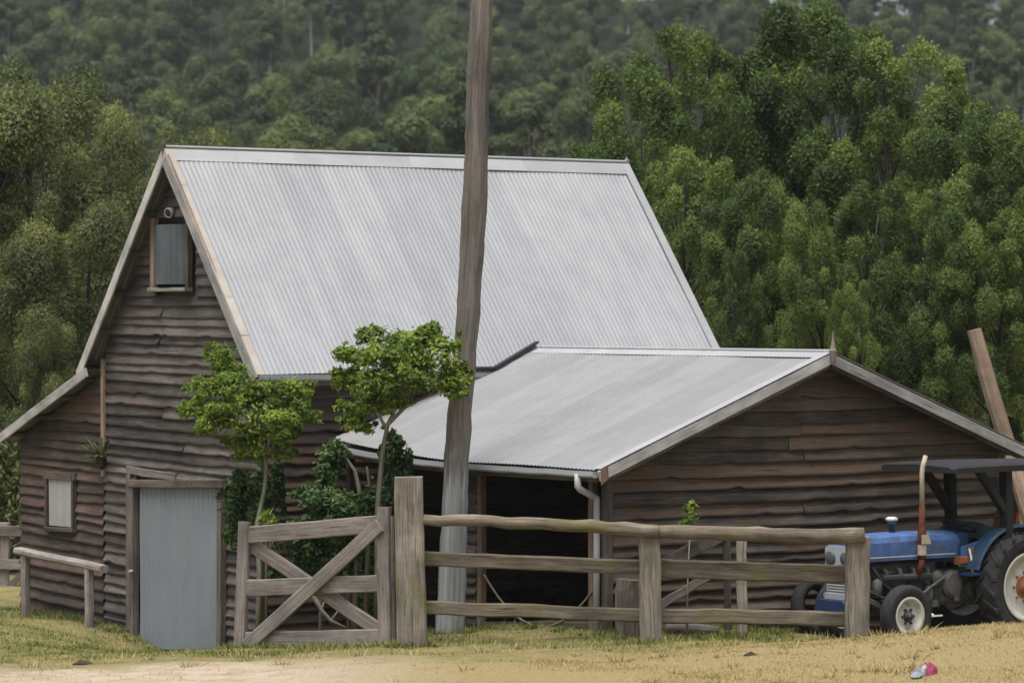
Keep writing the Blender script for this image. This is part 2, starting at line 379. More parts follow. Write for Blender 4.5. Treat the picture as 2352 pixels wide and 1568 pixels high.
grid('ground', steps([(-400, -60, 20), (-60, -12, 2), (-12, 12, .16), (12, 60, 2), (60, 400, 20)]), steps([(-40, 20, 4), (20, 30, .6), (30, 52, .16), (52, 110, 2)]),
     lambda X, Y: gz(X, Y) + bumps(X, Y) * (np.abs(X) < 14) * (Y < 54) * (Y > 24), M['ground'])

HY = [80, 110, 180, 240, 300, 360, 420, 480, 620]; HZ = [-1.5, 0, 4.7, 9.8, 16.2, 24.0, 34.5, 44.5, 60.0]
def hz(x, y):
    x = np.asarray(x, float); y = np.asarray(y, float)
    return np.interp(y, HY, HZ) - .10 * np.maximum(0, x - 38) * (y / 400) + 1.0 * np.sin(x * .05 + 1) * np.sin(y * .03) 
def hill_mat():
    k = NT('forest_floor'); o = k.coord('Object'); n = k.noise(o, .5, 6, .7); n2 = k.noise(o, .06, 3)
    return k.fin(k.mix(n2, k.ramp(n, [(.3, (.007, .011, .006)), (.7, (.018, .023, .011))]), (.012, .014, .009)), .95, 0, .05)
M['hill'] = hill_mat()
grid('hillside', np.arange(-420, 421, 8.0), np.arange(90, 601, 6.0), hz, M['hill'])

# ------------------------------------------------------------------ foliage
def unit(v): return v / np.maximum(np.linalg.norm(v, axis=-1, keepdims=True), 1e-9)
def leaves(g, clumps, n, L, W, up=.35, droop=.0, shell=.55, fold=0.0):
    """n leaf blades spread through ellipsoid clumps (x, y, z, rx, rz)"""
    C = np.array(clumps, float); wt = C[:, 3] ** 1.6 * C[:, 4] ** .7; wt /= wt.sum()
    k = g.choice(len(C), n, p=wt); d = unit(g.normal(size=(n, 3))); d[:, 2] += up; d = unit(d)
    rad = shell + (1.08 - shell) * g.random(n) ** .6
    rad *= 1 + .16 * np.sin(d[:, 0] * 7 + k * 1.7) * np.sin(d[:, 1] * 6 + k) 
    rad = np.where(g.random(n) < .14, rad * g.uniform(1.05, 1.32, n), rad)
    p = C[k, :3] + d * rad[:, None] * np.stack([C[k, 3], C[k, 3], C[k, 4]], 1)
    nr = unit(d * .75 + np.array([0, 0, .35]) + g.normal(size=(n, 3)) * .33)
    ax = unit(np.cross(nr, g.normal(size=(n, 3))) + d * .35 + np.array([0, 0, -droop])); s = unit(np.cross(ax, nr))
    l = L * (.6 + .8 * g.random(n))[:, None]; wd = W * (.6 + .8 * g.random(n))[:, None]
    V = np.stack([p - ax * l * .5, p + s * wd * .5 - ax * l * .05, p + ax * l * .5, p - s * wd * .5 - ax * l * .05], 1)
    cr = g.random(len(C)); hgt = (p[:, 2] - p[:, 2].min()) / max(np.ptp(p[:, 2]), .01)
    rnd = .5 + (cr[k] - .5) * .66 + (g.random(n) - .5) * .3
    return V, np.clip(rnd, 0, 1)
def crown_clumps(g, z0, z1, rad, nc, prof, cr=(.16, .28), flat=.75):
    out = []
    for i in range(nc):
        h = (i + g.random()) / nc; a = g.random() * 6.283 + i * 2.4; rr = rad * prof(h) * (.25 + .6 * g.random() ** .6)
        r = rad * g.uniform(*cr) * 1.6
        out.append((math.cos(a) * rr, math.sin(a) * rr, z0 + (z1 - z0) * h - r * flat * .4, r, r * flat * g.uniform(.8, 1.15)))
    return out
def trunk_mb(g, h, r0, r1, clumps, nl=6, lean=.03, start=.45):
    mb = MB(); n = 9; ph = g.random() * 6
    pts = [Vector((lean * h * math.sin(ph + 2.2 * i / n) * i / n, lean * h * math.cos(ph + 1.7 * i / n) * i / n, h * i / n)) for i in range(n + 1)]
    rad = [r0 + (r1 - r0) * (i / n) ** .8 + (r0 * .35 if i == 0 else 0) for i in range(n + 1)]
    mb.tube(pts, rad, 8, .05)
    for c in list(clumps)[::max(1, len(clumps) // nl)]:
        t = max(start, min(.95, c[2] / h * .72)); i = t * n; a = pts[int(i)].lerp(pts[min(n, int(i) + 1)], i - int(i))
        e = Vector(c[:3]); m = a.lerp(e, .5) + Vector((0, 0, -.06 * h * .3))
        rr = r0 + (r1 - r0) * t
        mb.tube([a, m, e], [rr * .55, rr * .35, rr * .12], 6, .05)
    return mb

TREES = {}
def tree_kind(key, leafm, trunkm, variants, spec, name):
    """builds the source trees of one kind, each crown and trunk a mesh; kept as mesh data for the copies"""
    out = []
    for s in range(variants):
        g = np.random.default_rng(hash(key) % 1000 * 0 + 100 * len(TREES) + s); sp = spec(g, s)
        V, r = leaves(g, sp['clumps'], sp['n'], sp['L'], sp['W'], sp.get('up', .35), sp.get('droop', 0), sp.get('shell', .55))
        cr = quads('crown', V, r, leafm); tk = trunk_mb(g, sp['h'], sp['r0'], sp['r1'], sp['clumps'], sp.get('nl', 6), sp.get('lean', .03), sp.get('start', .45)).build('trunk', trunkm, None, smooth=True)
        top = float(V[:, :, 2].max()); out.append((cr, tk, top))
    TREES[key] = (name, out)
USED = set()
def plant_tree(key, var, x, y, ztop, zbase, label, cat, group, wide=1.0, rz=0.0):
    name, lst = TREES[key]; cr, tk, top = lst[var % len(lst)]
    root = empty(name, (x, y, zbase), label, cat, group, rz); k = (ztop - zbase) / top
    root.scale = (k * wide, k * wide, k)
    for src in (cr, tk):
        if (key, var % len(lst), src.name) in USED:
            o = src.copy(); COL.objects.link(o)
        else:
            o = src; USED.add((key, var % len(lst), src.name))
        o.parent = root
    return root

def spec_gum(g, s):
    c = crown_clumps(g, 4.4 - s * .5, 10.6, 2.7, 10 + s, lambda t: 1.15 - .8 * abs(t - .35) - .3 * t, (.20, .34), .8)
    return dict(clumps=c, n=24000, L=.17, W=.10, h=9.2, r0=.17, r1=.05, droop=.3, up=.45, nl=5, shell=.8)
def spec_tall(g, s):
    c = crown_clumps(g, 7.6, 13.0, 2.2, 13, lambda t: 1.0 - .5 * t, (.14, .26), .75)
    return dict(clumps=c, n=8000, L=.22, W=.11, h=11.5, r0=.19, r1=.07, droop=.4, nl=6, start=.6, shell=.6)
def spec_wattle(g, s):
    c = []
    for q in range(70):
        h = g.random() ** .72; a = g.random() * 6.283; pr = (.55 + .75 * h if h < .55 else .96 - 1.5 * (h - .55) ** 1.15)
        rr = 2.25 * pr * g.uniform(.15, 1.0) ** .6; r = g.uniform(.2, .43) * (1.1 - .3 * h)
        c.append((math.cos(a) * rr, math.sin(a) * rr, 2.4 + 6.7 * h - .25 * rr * g.random(), r, r * g.uniform(1.0, 1.7)))
    return dict(clumps=c, n=95000, L=.085, W=.028, h=8.7, r0=.10, r1=.025, droop=-.5, up=.5, nl=24, lean=.06, start=.15, shell=.25)
def spec_cas(g, s):
    c = crown_clumps(g, 1.0, 9.3, 2.3, 56, lambda t: (.95 if t < .6 else .95 - 1.1 * (t - .6)), (.10, .19), 1.2)
    return dict(clumps=c, n=80000, L=.11, W=.03, h=8.6, r0=.12, r1=.04, droop=.8, up=.5, nl=12, lean=.03, start=.2, shell=.5)
tree_kind('gum', M['leaf_hill'], M['trunk_pale'], 5, spec_gum, 'gum_tree')
tree_kind('tall', M['leaf_hill'], M['trunk_pale'], 2, spec_tall, 'tall_gum_tree')
tree_kind('wattle', M['leaf_acacia'], M['trunk_dark'], 4, spec_wattle, 'wattle_tree')
tree_kind('cas', M['leaf_left'], M['trunk_dark'], 3, spec_cas, 'she_oak_tree')

# hillside forest, row by row; each tree a thing of its own
def zone(u): return ('beyond the left gable' if u < 600 else 'over the ridge left of the pole' if u < 1085 else 'over the ridge right of the pole' if u < 1500 else 'behind the wattles')
def band(v): return 'low on the hillside' if v > 210 else 'half way up the hillside' if v > 90 else 'high on the hillside'
g = np.random.default_rng(21)
for row in range(17):
    Y0 = 178 + row * 17; step = 165 - row * 4.2; u = -140 + (row % 2) * step * .5
    while u < 2500:
        Y = Y0 + g.uniform(-7, 7); uu = u + g.uniform(-.3, .3) * step; x = xat(uu, Y)
        hgt = g.uniform(7.0, 10.5) + row * .1; zb = float(hz(x, Y)) - .3; key = 'gum'
        if g.random() < .13: key = 'tall'; hgt *= 1.2
        v_top = VH - FPX * (zb + hgt - EYE) / Y
        hidden = (1590 < uu < 2150 and v_top > 70) or (2150 <= uu < 2480 and v_top > 190) or (uu < 150 and v_top > 210)
        if not hidden:
            plant_tree(key, int(g.integers(0, 5)), x, Y, zb + hgt, zb, ('tall pale-trunked gum ' if key == 'tall' else 'rounded grey-green gum ') + band(v_top) + ' ' + zone(uu),
                       'tree', 'forest gum trees on the hillside', g.uniform(.72, 1.08), g.uniform(0, 6.28))
        u += step
# bright wattles behind the annexe: (u, v of the top, depth, width factor)
W_LIST = [(1462, 135, 63, .95, 'leftmost tall wattle beside the far end of the barn ridge'), (1555, 55, 66, .8, 'wattle with a pointed top second from the left of the clump'),
          (1690, 70, 68, .95, 'wattle between the pointed one and the tallest of the clump'), (1830, -12, 69, 1.1, 'tallest wattle in the middle of the clump'),
          (1960, 40, 67, .9, 'wattle close right of the tallest one'), (2085, 85, 66, 1.05, 'broad wattle with a rounded top right of the tallest one'),
          (2210, 200, 64, .9, 'wattle lower than its broad neighbour on the right side of the clump'), (2330, 255, 62, 1.0, 'wattle at the right edge above the leaning timber'),
          (1345, 318, 60, .8, 'small wattle poking over the far end of the barn ridge'), (1600, 330, 60, .85, 'half-height wattle just right of the barn roof slope'),
          (1730, 375, 58, .8, 'wattle with a wide light-topped crown above the annexe ridge'), (1865, 455, 56, .75, 'short rounded wattle above the annexe finial'),
          (2000, 400, 57, .85, 'dark wattle right of the short rounded one'), (2130, 430, 57, .8, 'wattle standing left behind the leaning timber'),
          (2265, 480, 56, .85, 'wattle directly behind the leaning timber'), (2400, 420, 56, .9, 'wattle cut by the right edge of the picture'),
          (1690, 560, 54, .6, 'low young wattle in the gap beside the roof slope'), (1960, 640, 53.5, .6, 'low young wattle right of the annexe finial')]
for i, (u, vt, Y, wd, lab) in enumerate(W_LIST):
    x = xat(u, Y); zb = ground_at(x, Y) - .1
    plant_tree('wattle', i, x, Y, at(u, vt, Y).z, zb, lab, 'tree', 'wattle trees behind the barn', wd * 9.4 / 9.0, i * 1.3)
C_LIST = [(95, 112, 66, 1.15, 'tall she-oak with a yellowish top at the upper left'), (-60, 150, 64, 1.1, 'she-oak cut by the left edge, beside the yellow-topped one'),
          (225, 205, 70, .85, 'slim she-oak between the yellow-topped one and the barn ridge'), (330, 330, 66, .8, 'shorter she-oak close behind the gable peak'),
          (190, 430, 58, .95, 'dark she-oak in front of the tall ones, left of the gable'), (40, 480, 57, 1.0, 'dark she-oak low at the left edge above the lean-to roof'),
          (110, 700, 54, .7, 'low she-oak right behind the lean-to roof'), (450, 268, 84, .95, 'rounded she-oak showing over the barn ridge near the gable peak')]
for i, (u, vt, Y, wd, lab) in enumerate(C_LIST):
    x = xat(u, Y); zb = ground_at(x, Y) - .1
    plant_tree('cas', i, x, Y, at(u, vt, Y).z, zb, lab, 'tree', 'she-oaks left of the barn', wd, i * 1.9)
for key, (nm, lst) in TREES.items():                       # a source that no place used is not part of the scene
    for i, (cr, tk, top) in enumerate(lst):
        for s_ in (cr, tk):
            if s_.parent is None: bpy.data.objects.remove(s_)

def shrub(name, label, group, base, clumps, n, L, W, leafm, stems, seed, up=.35, stem_r=.025, cat='shrub', droop=0, shell=.4):
    """stems: lists of points (world); clumps in world coordinates"""
    root = empty(name, base, label, cat, group); g = np.random.default_rng(seed); b = np.array(base)
    C = [(c[0] - b[0], c[1] - b[1], c[2] - b[2], c[3], c[4]) for c in clumps]
    T_ = []
    for c in C:
        for q in range(9):
            dd = unit(g.normal(size=3)); dd[2] = dd[2] * .8 + .15; k = g.uniform(.3, 1.2)
            if q == 0: k = g.uniform(1.25, 1.75)
            T_.append((c[0] + dd[0] * c[3] * k, c[1] + dd[1] * c[3] * k, c[2] + dd[2] * c[4] * k, c[3] * g.uniform(.2, .46) * (.6 if q == 0 else 1), c[4] * g.uniform(.3, .6) * (.6 if q == 0 else 1)))
    V, r = leaves(g, T_, int(n * .85), L, W, up, droop, .2); V2, r2 = leaves(g, C, int(n * .14), L, W, up, droop, .3); V = np.concatenate([V, V2]); r = np.concatenate([r, r2])
    quads('foliage', V, r, leafm, root)
    mb = MB()
    for st in stems:
        m = len(st[0]); mb.tube(st[0], [st[1] + (st[2] - st[1]) * i / max(1, m - 1) for i in range(m)], 8, .08)
    if stems: mb.build('stem', M['trunk_shrub'], root, smooth=True)
    return root
def cl(u, v, Y, ru, rv): return (*at(u, v, Y), ru / FPX * Y, rv / FPX * Y)

# ------------------------------------------------------------------ the barn
TH = .9183; A = Vector((math.cos(TH), -math.sin(TH), 0)); B = Vector((math.sin(TH), math.cos(TH), 0)); P0 = Vector((-6.873, 48.856, 0)); UP = Vector((0, 0, 1))
S1, S2, ZR, OV, LEN, ZE, EV, ZEL, EL = 2.304, 6.144, 6.258, .265, 7.477, 3.37, .268, 2.349, .215
TA, ZA, SA, ZAE, WA, OA = 4.257, 3.647, 11.713, 2.35, 3.55, .334
SR = (S1 + S2) / 2; SLM = (ZR - ZE) / (S2 + EV - SR); SLA = (ZA - ZAE) / WA; TW0, TW1 = TA - WA + .36, TA + WA - .36
def bp(s, t, z): return P0 + A * s + B * t + UP * z
def s_of(u, t=0.0):
    q = (u - CX) / FPX; o = P0 + B * t; return (q * o.y - o.x) / (A.x - q * A.y)
def t_of(u, s):
    q = (u - CX) / FPX; o = P0 + A * s; return (q * o.y - o.x) / (B.x - q * B.y)
def z_of(v, Y): return EYE - (v - VH) / FPX * Y
def warp(s, z): return z - .041 * s * max(0.0, 1 - z / 5.2)
barn = empty('barn', P0 + A * 3, 'weathered timber barn with steep pale iron roof, lean-to and lower gabled annexe', 'barn')

def clad(mb, pt, spans, z0, z1, pitch, step=.15, rndf=None, zvar=.004, off=.048, zmax=99):
    """overlapping rough boards; pt(s, z, out) -> point, spans(z) -> [(s from, s to)]"""
    z = z0
    while z < z1:
        h = pitch * random.uniform(.78, 1.2)
        zt_ = min(z + h + .012, zmax); lo, hi = spans(z), spans(zt_)
        for i, (a, b) in enumerate(lo):
            a2, b2 = hi[i] if len(hi) == len(lo) else (a, b)
            cuts = [0.0]
            if b - a > 2.6 and random.random() < .45: cuts.append(random.uniform(.3, .7))
            cuts.append(1.0)
            for c0, c1 in zip(cuts, cuts[1:]):
                s0, s1_ = a + (b - a) * c0 + (.004 if c0 else 0), a + (b - a) * c1; q0, q1 = a2 + (b2 - a2) * c0 + (.004 if c0 else 0), a2 + (b2 - a2) * c1
                n = max(2, int((s1_ - s0) / step)); V = []; ph = random.random() * 9; tl = random.uniform(-.013, .013); ob = off * random.uniform(.75, 1.25); offu = random.random() * 40
                for j in range(n + 1):
                    f = j / n; wv = zvar * (math.sin(ph + j * .45) * .6 + random.uniform(-.7, .7)) + tl * (f - .5) * 2 + (random.uniform(.01, .03) if random.random() < .07 else 0)
                    sb, st = s0 + (s1_ - s0) * f, q0 + (q1 - q0) * f; oo = ob + random.uniform(-.006, .006)
                    V += [pt(st, zt_, .002), pt(st * .4 + sb * .6, min(zt_, z + h * .55 + wv * .5), oo * .5), pt(sb, min(zt_, z + h * .14 + wv), oo), pt(sb, z + wv, oo * .94), pt(sb, z + wv + .006, .0)]
                F = []; U = []
                for j in range(n):
                    for k in range(4):
                        F.append((j * 5 + k, j * 5 + k + 1, j * 5 + 5 + k + 1, j * 5 + 5 + k)); x0, x1 = offu + s0 + j * step, offu + s0 + (j + 1) * step
                        U.append([(x0, offu + .07 * k), (x0, offu + .07 * k + .07), (x1, offu + .07 * k + .07), (x1, offu + .07 * k)])
                mb.add(V, F, U, None if rndf is None else rndf(z))
        z += h

def ztop_main(s): return ZR - abs(s - SR) * SLM - .05
def gspans(z):                                   # main gable between the corner post and the long wall
    half = min((S2 - S1) / 2, (ZR - .05 - z) / SLM)
    return [(SR - half, SR + half)] if half > .05 else []
DS0, DS1 = s_of(318), s_of(524); DZ = 1.98
HS0, HS1 = s_of(356) + .12, s_of(444) + .12
def cut(spans, holes):
    out = spans
    for a, b in holes:
        nxt = []
        for x, y in out:
            if b <= x or a >= y: nxt.append((x, y)); continue
            if a > x + .03: nxt.append((x, a))
            if b < y - .03: nxt.append((b, y))
        out = nxt
    return out
HZ0, HZ1 = 4.38, 5.36
def main_spans(z):
    holes = []
    if z < DZ: holes.append((DS0 - .02, DS1 + .02))
    if HZ0 - .05 < z < HZ1: holes.append((HS0 - .01, HS1 + .01))
    return cut(gspans(z), holes)
def front(s, z, out): return bp(s, -out, warp(s, z))
mb = MB(); clad(mb, front, main_spans, -.15, ZR - .16, .132, zmax=ZR - .09)
mb.poly([front(S1, -.5, -.03), front(S2, -.5, -.03), front(S2, ztop_main(S2), -.03), front(SR, ZR - .08, -.03), front(S1, ztop_main(S1), -.03)], .2)
gw = mb.build('gable_wall', M['clad'], barn)
mb = MB(); mb.beam(front(S1, 2.0, .05), front(S1, ztop_main(S1) - .12, .05), .07, .05, up=-B, n=5, jit=.004); mb.build('corner_batten', M['orange_wood'], barn)
mb = MB(); mb.beam(front(S2, -.5, .03), front(S2, ZE - .2, .03), .07, .08, up=-B, n=6, jit=.003); mb.build('corner_post', M['frame'], barn)
# lean-to front
def lz(s): return ZEL + (s + EL) * .405
WS0, WS1, WZ0, WZ1 = s_of(117), s_of(181), 1.12, 1.90
def lean_spans(z):
    s0 = max(.0, (z - ZEL + .04) / .405 - EL + .0)
    sp = [(s0, S1 - .02)] if s0 < S1 - .05 else []
    return cut(sp, [(WS0, WS1)]) if WZ0 < z < WZ1 else sp
mb = MB(); clad(mb, front, lean_spans, -.12, lz(S1) - .1, .136, zmax=lz(S1) - .05)
mb.poly([front(0, -.5, -.03), front(S1, -.5, -.03), front(S1, lz(S1) - .06, -.03), front(0, lz(0) - .06, -.03)], .2)
mb.build('lean_to_wall', M['clad_red'], barn)
mb = MB()
for s_, t0, t1, zt in ((0.0, 0, LEN - .3, lz(0) - .08), ):
    clad(mb, lambda t, z, out: bp(-out, t, z), lambda z: [(0.02, LEN - .3)], -.1, zt, .14)
    mb.poly([bp(0, 0, -.5), bp(0, LEN - .3, -.5), bp(0, LEN - .3, zt), bp(0, 0, zt)])
mb.build('lean_to_side_wall', M['clad'], barn)
# long wall (faces the annexe) and rear gable
mb = MB(); clad(mb, lambda t, z, out: bp(S2 + out, t, z), lambda z: [(.04, LEN - .3)], -.25, ZE - .12, .138, zmax=ZE - .1)
mb.poly([bp(S2 - .03, 0, -.5), bp(S2 - .03, LEN - .3, -.5), bp(S2 - .03, LEN - .3, ZE + .1), bp(S2 - .03, 0, ZE + .1)])
mb.build('side_wall', M['clad_red'], barn)
mb = MB(); clad(mb, lambda s, z, out: bp(s, LEN - .3 + out, z), lambda z: gspans(z) if z > lz(S1) else [(0, S2)] if z < lz(0) else [(max(0, (z - ZEL) / .405 - EL), S2)], -.1, ZR - .16, .15, zmax=ZR - .09)
mb.poly([bp(0, LEN - .3, -.5), bp(S2, LEN - .3, -.5), bp(S2, LEN - .3, ZE + .2), bp(SR, LEN - .3, ZR - .08), bp(S1, LEN - .3, ZE + .2), bp(0, LEN - .3, lz(0) - .1)])
mb.build('rear_wall', M['clad'], barn)

# roofs
def corr(mb, p, along, L, down, D, nrm, pitch=.076, amp=.0042, rows=8, per=8, lift=None, sheet=.762, skip=0.0):
    """corrugated sheeting: waves follow 'along', flutes run 'down'"""
    n = int(L / pitch * per); V = []; F = []; U = []
    for j in range(rows + 1):
        d = D * j / rows
        for i in range(n + 1):
            x = L * i / n; z = amp * math.sin(2 * math.pi * x / pitch) + .006 * math.sin(x * 2.1 + d * 1.3) + .004 * math.sin(d * 3.3 + x * .7)
            q = p + along * (x + skip * (d / D) ** 2 * (1 - x / L)) + down * d + nrm * z
            if lift: q = q + UP * lift(x, d)
            V.append(q)
    rs = [random.random() for _ in range(int(L / sheet) + 3)]; o = len(mb.v); mb.v += [tuple(q) for q in V]
    for j in range(rows):
        for i in range(n):
            mb.f.append((o + j * (n + 1) + i, o + j * (n + 1) + i + 1, o + (j + 1) * (n + 1) + i + 1, o + (j + 1) * (n + 1) + i))
            x0, x1, d0, d1 = L * i / n, L * (i + 1) / n, D * j / rows, D * (j + 1) / rows
            mb.uv.append([(d0, x0), (d0, x1), (d1, x1), (d1, x0)]); mb.r.append(rs[int((x0 + x1) / 2 / sheet)])
DM = math.hypot(S2 + EV - SR, ZR - ZE); dR = (A * (S2 + EV - SR) + UP * (ZE - ZR)) / DM; nR = dR.cross(B); nR = nR if nR.z > 0 else -nR
dL = (-A * (S2 + EV - SR) + UP * (ZE - ZR)) / DM; nL = dL.cross(B); nL = nL if nL.z > 0 else -nL
apex = bp(SR, -OV, ZR); LT = LEN + OV
mb = MB(); corr(mb, apex + nR * .02, B, LT, dR, DM, nR, rows=10)
roof = mb.build('main_roof', M['roof'], barn, smooth=True)
mb = MB(); corr(mb, apex + nL * .02, B, LT, dL, DM, nL, rows=6, per=6)
mb.build('rear_slope', M['under'], roof, smooth=True)
mb = MB()                                          # battens under the iron, seen from below at the gable
for q in (.35, 1.0, 1.65, 2.3, 2.95, 3.5):
    for dd, nn in ((dR, nR), (dL, nL)):
        mb.beam(apex + dd * q - nn * .03 + B * .03, apex + dd * q - nn * .03 + B * (LT - .05), .07, .04, up=nn)
for tt in (.33, 2.2, 4.1, 6.0, 7.4):
    for dd, nn in ((dR, nR), (dL, nL)):
        mb.beam(apex + dd * .05 - nn * .1 + B * tt, apex + dd * (DM - .05) - nn * .1 + B * tt, .05, .1, up=nn)
mb.build('rafters', M['frame'], roof)
mb = MB()
for dd, nn in ((dR, nR), (dL, nL)):
    for x0 in np.arange(0, LT - .01, LT / 4):
        a = apex + B * x0; e = min(LT / 4 + .03, LT - x0); lft = .034 + random.uniform(0, .004)
        mb.slab([a + nn * lft, a + B * e + nn * lft, a + B * e + dd * .19 + nn * (lft - .004), a + dd * .19 + nn * (lft - .004)], nn * .003)
mb.tube([apex + UP * .05, apex + UP * .05 + B * LT], .022, 8)
mb.build('ridge_cap', M['ridge'], roof)
mb = MB(); mb.beam(apex - B * .02 + dR * .02 - nR * .045, apex - B * .02 + dR * (DM + .04) - nR * .045, .03, .15, up=nR, n=10, jit=.003)
mb.build('bargeboard', M['barge'], roof)
mb = MB(); mb.beam(apex - B * .02 + dL * .02 - nL * .04, apex - B * .02 + dL * (DM + .04) - nL * .04, .03, .13, up=nL, n=10, jit=.003)
mb.build('bargeboard', M['barge_grey'], roof)
mb = MB(); mb.beam(apex + B * (LT + .02) + dR * .02 - nR * .03, apex + B * (LT + .02) + dR * (DM + .02) - nR * .03, .03, .12, up=nR, n=8, jit=.002)
mb.build('bargeboard', M['barge'], roof)
mb = MB()
for k in range(6):
    a0, a1 = DM * k / 6, DM * (k + 1) / 6 + .02
    mb.slab([apex + dR * a0 + nR * .036 - B * .03, apex + dR * a0 + nR * .036 + B * .085, apex + dR * a1 + nR * .036 + B * .085, apex + dR * a1 + nR * .036 - B * .03], nR * .004)
mb.build('verge_flashing', M['barge_rust'], roof, label='rusty orange flashing along the front verge')
mb = MB(); mb.tube([apex + dR * DM * f + nR * .042 - B * .012 for f in np.linspace(.03, .56, 9)], [.012, .014, .016, .015, .017, .015, .013, .01, .004], 6); mb.build('rust_seam', M['orange_wood'], roof)
mb = MB(); mb.slab([apex + B * (LT - .1) + nR * .036, apex + B * (LT + .04) + nR * .036, apex + B * (LT + .04) + dR * DM + nR * .036, apex + B * (LT - .1) + dR * DM + nR * .036], nR * .004)
mb.build('verge_flashing', M['ridge'], roof)
def finial(base, h, r, par, m):
    mb = MB(); mb.lathe(base, UP, [(-.12, r * .8), (0, r), (.03, r * 1.1), (.06, r * .7), (h * .5, r * .38), (h, .004)], 6); return mb.build('finial', m, par)
finial(apex + UP * .05 - B * .02, .17, .03, roof, M['frame']); finial(apex + UP * .04 + B * (LT + .02), .1, .03, roof, M['gutter'])
# box gutter along the long eave and its fascia
def gutter(mb, p0, p1, out, w=.09, h=.085):
    d = (p1 - p0).normalized(); n = 10
    prof = [(0, 0), (0, -h), (w * .7, -h), (w, -h * .75), (w, 0), (w - .008, 0), (w - .008, -h * .7), (w * .66, -h + .01), (.008, -h + .01), (.008, 0)]
    rings = []
    for i in range(n + 1):
        c = p0.lerp(p1, i / n) + UP * random.uniform(-.004, .004); rings.append([c + out * x + UP * z for x, z in prof])
    mb.loft(rings)
eaveR = apex + dR * DM
mb = MB(); gutter(mb, eaveR - A * .03 - UP * .0, eaveR - A * .03 + B * 3.9, A); mb.build('gutter', M['gutter'], barn)
mb = MB(); mb.beam(eaveR - A * .06 - UP * .08, eaveR - A * .06 + B * (LT - .1) - UP * .08, .03, .14, n=6, jit=.003); mb.build('fascia', M['frame'], barn)
# lean-to roof
la = bp(S1 - .06, -OV, lz(S1 - .06) + .03); lb = bp(-EL, -OV, ZEL + .03); DL = (lb - la).length; dl = (lb - la) / DL; nl_ = dl.cross(B); nl_ = nl_ if nl_.z > 0 else -nl_
mb = MB(); corr(mb, la, B, LT, dl, DL, nl_, rows=4, per=6); lroof = mb.build('lean_to_roof', M['under'], barn, smooth=True)
mb = MB(); mb.beam(la - B * .02 - nl_ * .03, lb - B * .02 - nl_ * .03 + dl * .05, .035, .13, up=nl_, n=8, jit=.003); mb.build('bargeboard', M['barge_grey'], lroof)
mb = MB()
for tt in (.33, 1.9, 3.7, 5.5, 7.3): mb.beam(la + B * tt - nl_ * .08, lb + B * tt - nl_ * .08, .05, .1, up=nl_)
for q in (.3, 1.0, 1.7, 2.4): mb.beam(la + dl * q - nl_ * .03 + B * .04, la + dl * q - nl_ * .03 + B * LT, .07, .04, up=nl_)
mb.build('rafters', M['frame'], lroof)

# annexe
def lift(x, d):      # x along the ridge from the main wall, d down the slope: the sheets kick up towards the main wall
    k = max(0.0, 1 - x / 3.4); return .20 * k * k * (d / DA) ** 2
DA = math.hypot(WA, ZA - ZAE); dF = (-B * WA + UP * (ZAE - ZA)) / DA; dB = (B * WA + UP * (ZAE - ZA)) / DA
nF = dF.cross(A); nF = nF if nF.z > 0 else -nF; nB = dB.cross(A); nB = nB if nB.z > 0 else -nB
ra = bp(S2 + .02, TA, ZA); LA = SA + OA - S2 - .02
mb = MB(); corr(mb, ra + nF * .02, A, LA, dF, DA, nF, rows=10, per=8, lift=lift, amp=.0042, skip=.48)
aroof = mb.build('annexe_roof', M['roof_flat'], barn, smooth=True)
mb = MB(); corr(mb, ra + nB * .02, A, LA, dB, DA, nB, rows=4, per=6); mb.build('rear_slope', M['roof_flat'], aroof, smooth=True)
mb = MB(); x0 = .2
for dd, nn in ((dF, nF), (dB, nB)):
    mb.slab([ra + A * x0 + nn * .032, ra + A * LA + nn * .032, ra + A * LA + dd * .17 + nn * .028, ra + A * x0 + dd * .17 + nn * .028], nn * .003)
mb.tube([ra + A * x0 + UP * .045, ra + A * LA + UP * .045], .02, 8)
mb.build('ridge_cap', M['ridge'], aroof)
endp = bp(SA + OA, TA, ZA)
for dd, nn in ((dF, nF), (dB, nB)):
    mb = MB(); mb.beam(endp + A * .02 + dd * .02 - nn * .045, endp + A * .02 + dd * (DA + .05) - nn * .045, .03, .125, up=nn, n=12, jit=.003); bb = mb.build('bargeboard', M['barge'], aroof)
    mb = MB(); mb.slab([endp + A * .04 + nn * .034, endp - A * .1 + nn * .034, endp - A * .1 + dd * (DA + .02) + nn * .034, endp + A * .04 + dd * (DA + .02) + nn * .034], nn * .004)
    mb.build('verge_flashing', M['ridge'], aroof)
    mb = MB(); mb.beam(endp - A * .01 + dd * .06 - nn * .12, endp - A * .01 + dd * (DA - .02) - nn * .12, .03, .06, up=nn, n=12, jit=.003); mb.build('under_trim', M['frame'], aroof)
mb = MB(); cfr = endp + dF * (DA + .02); mb.slab([cfr + A * .042 + UP * .04, cfr + A * .042 - UP * .15, cfr + A * .042 - dF * .11 - UP * .11, cfr + A * .042 - dF * .1 + UP * .02], A * .012); mb.build('verge_end_block', M['orange_wood'], aroof)
finial(endp + UP * .02 + A * .05, .27, .045, aroof, M['frame'])
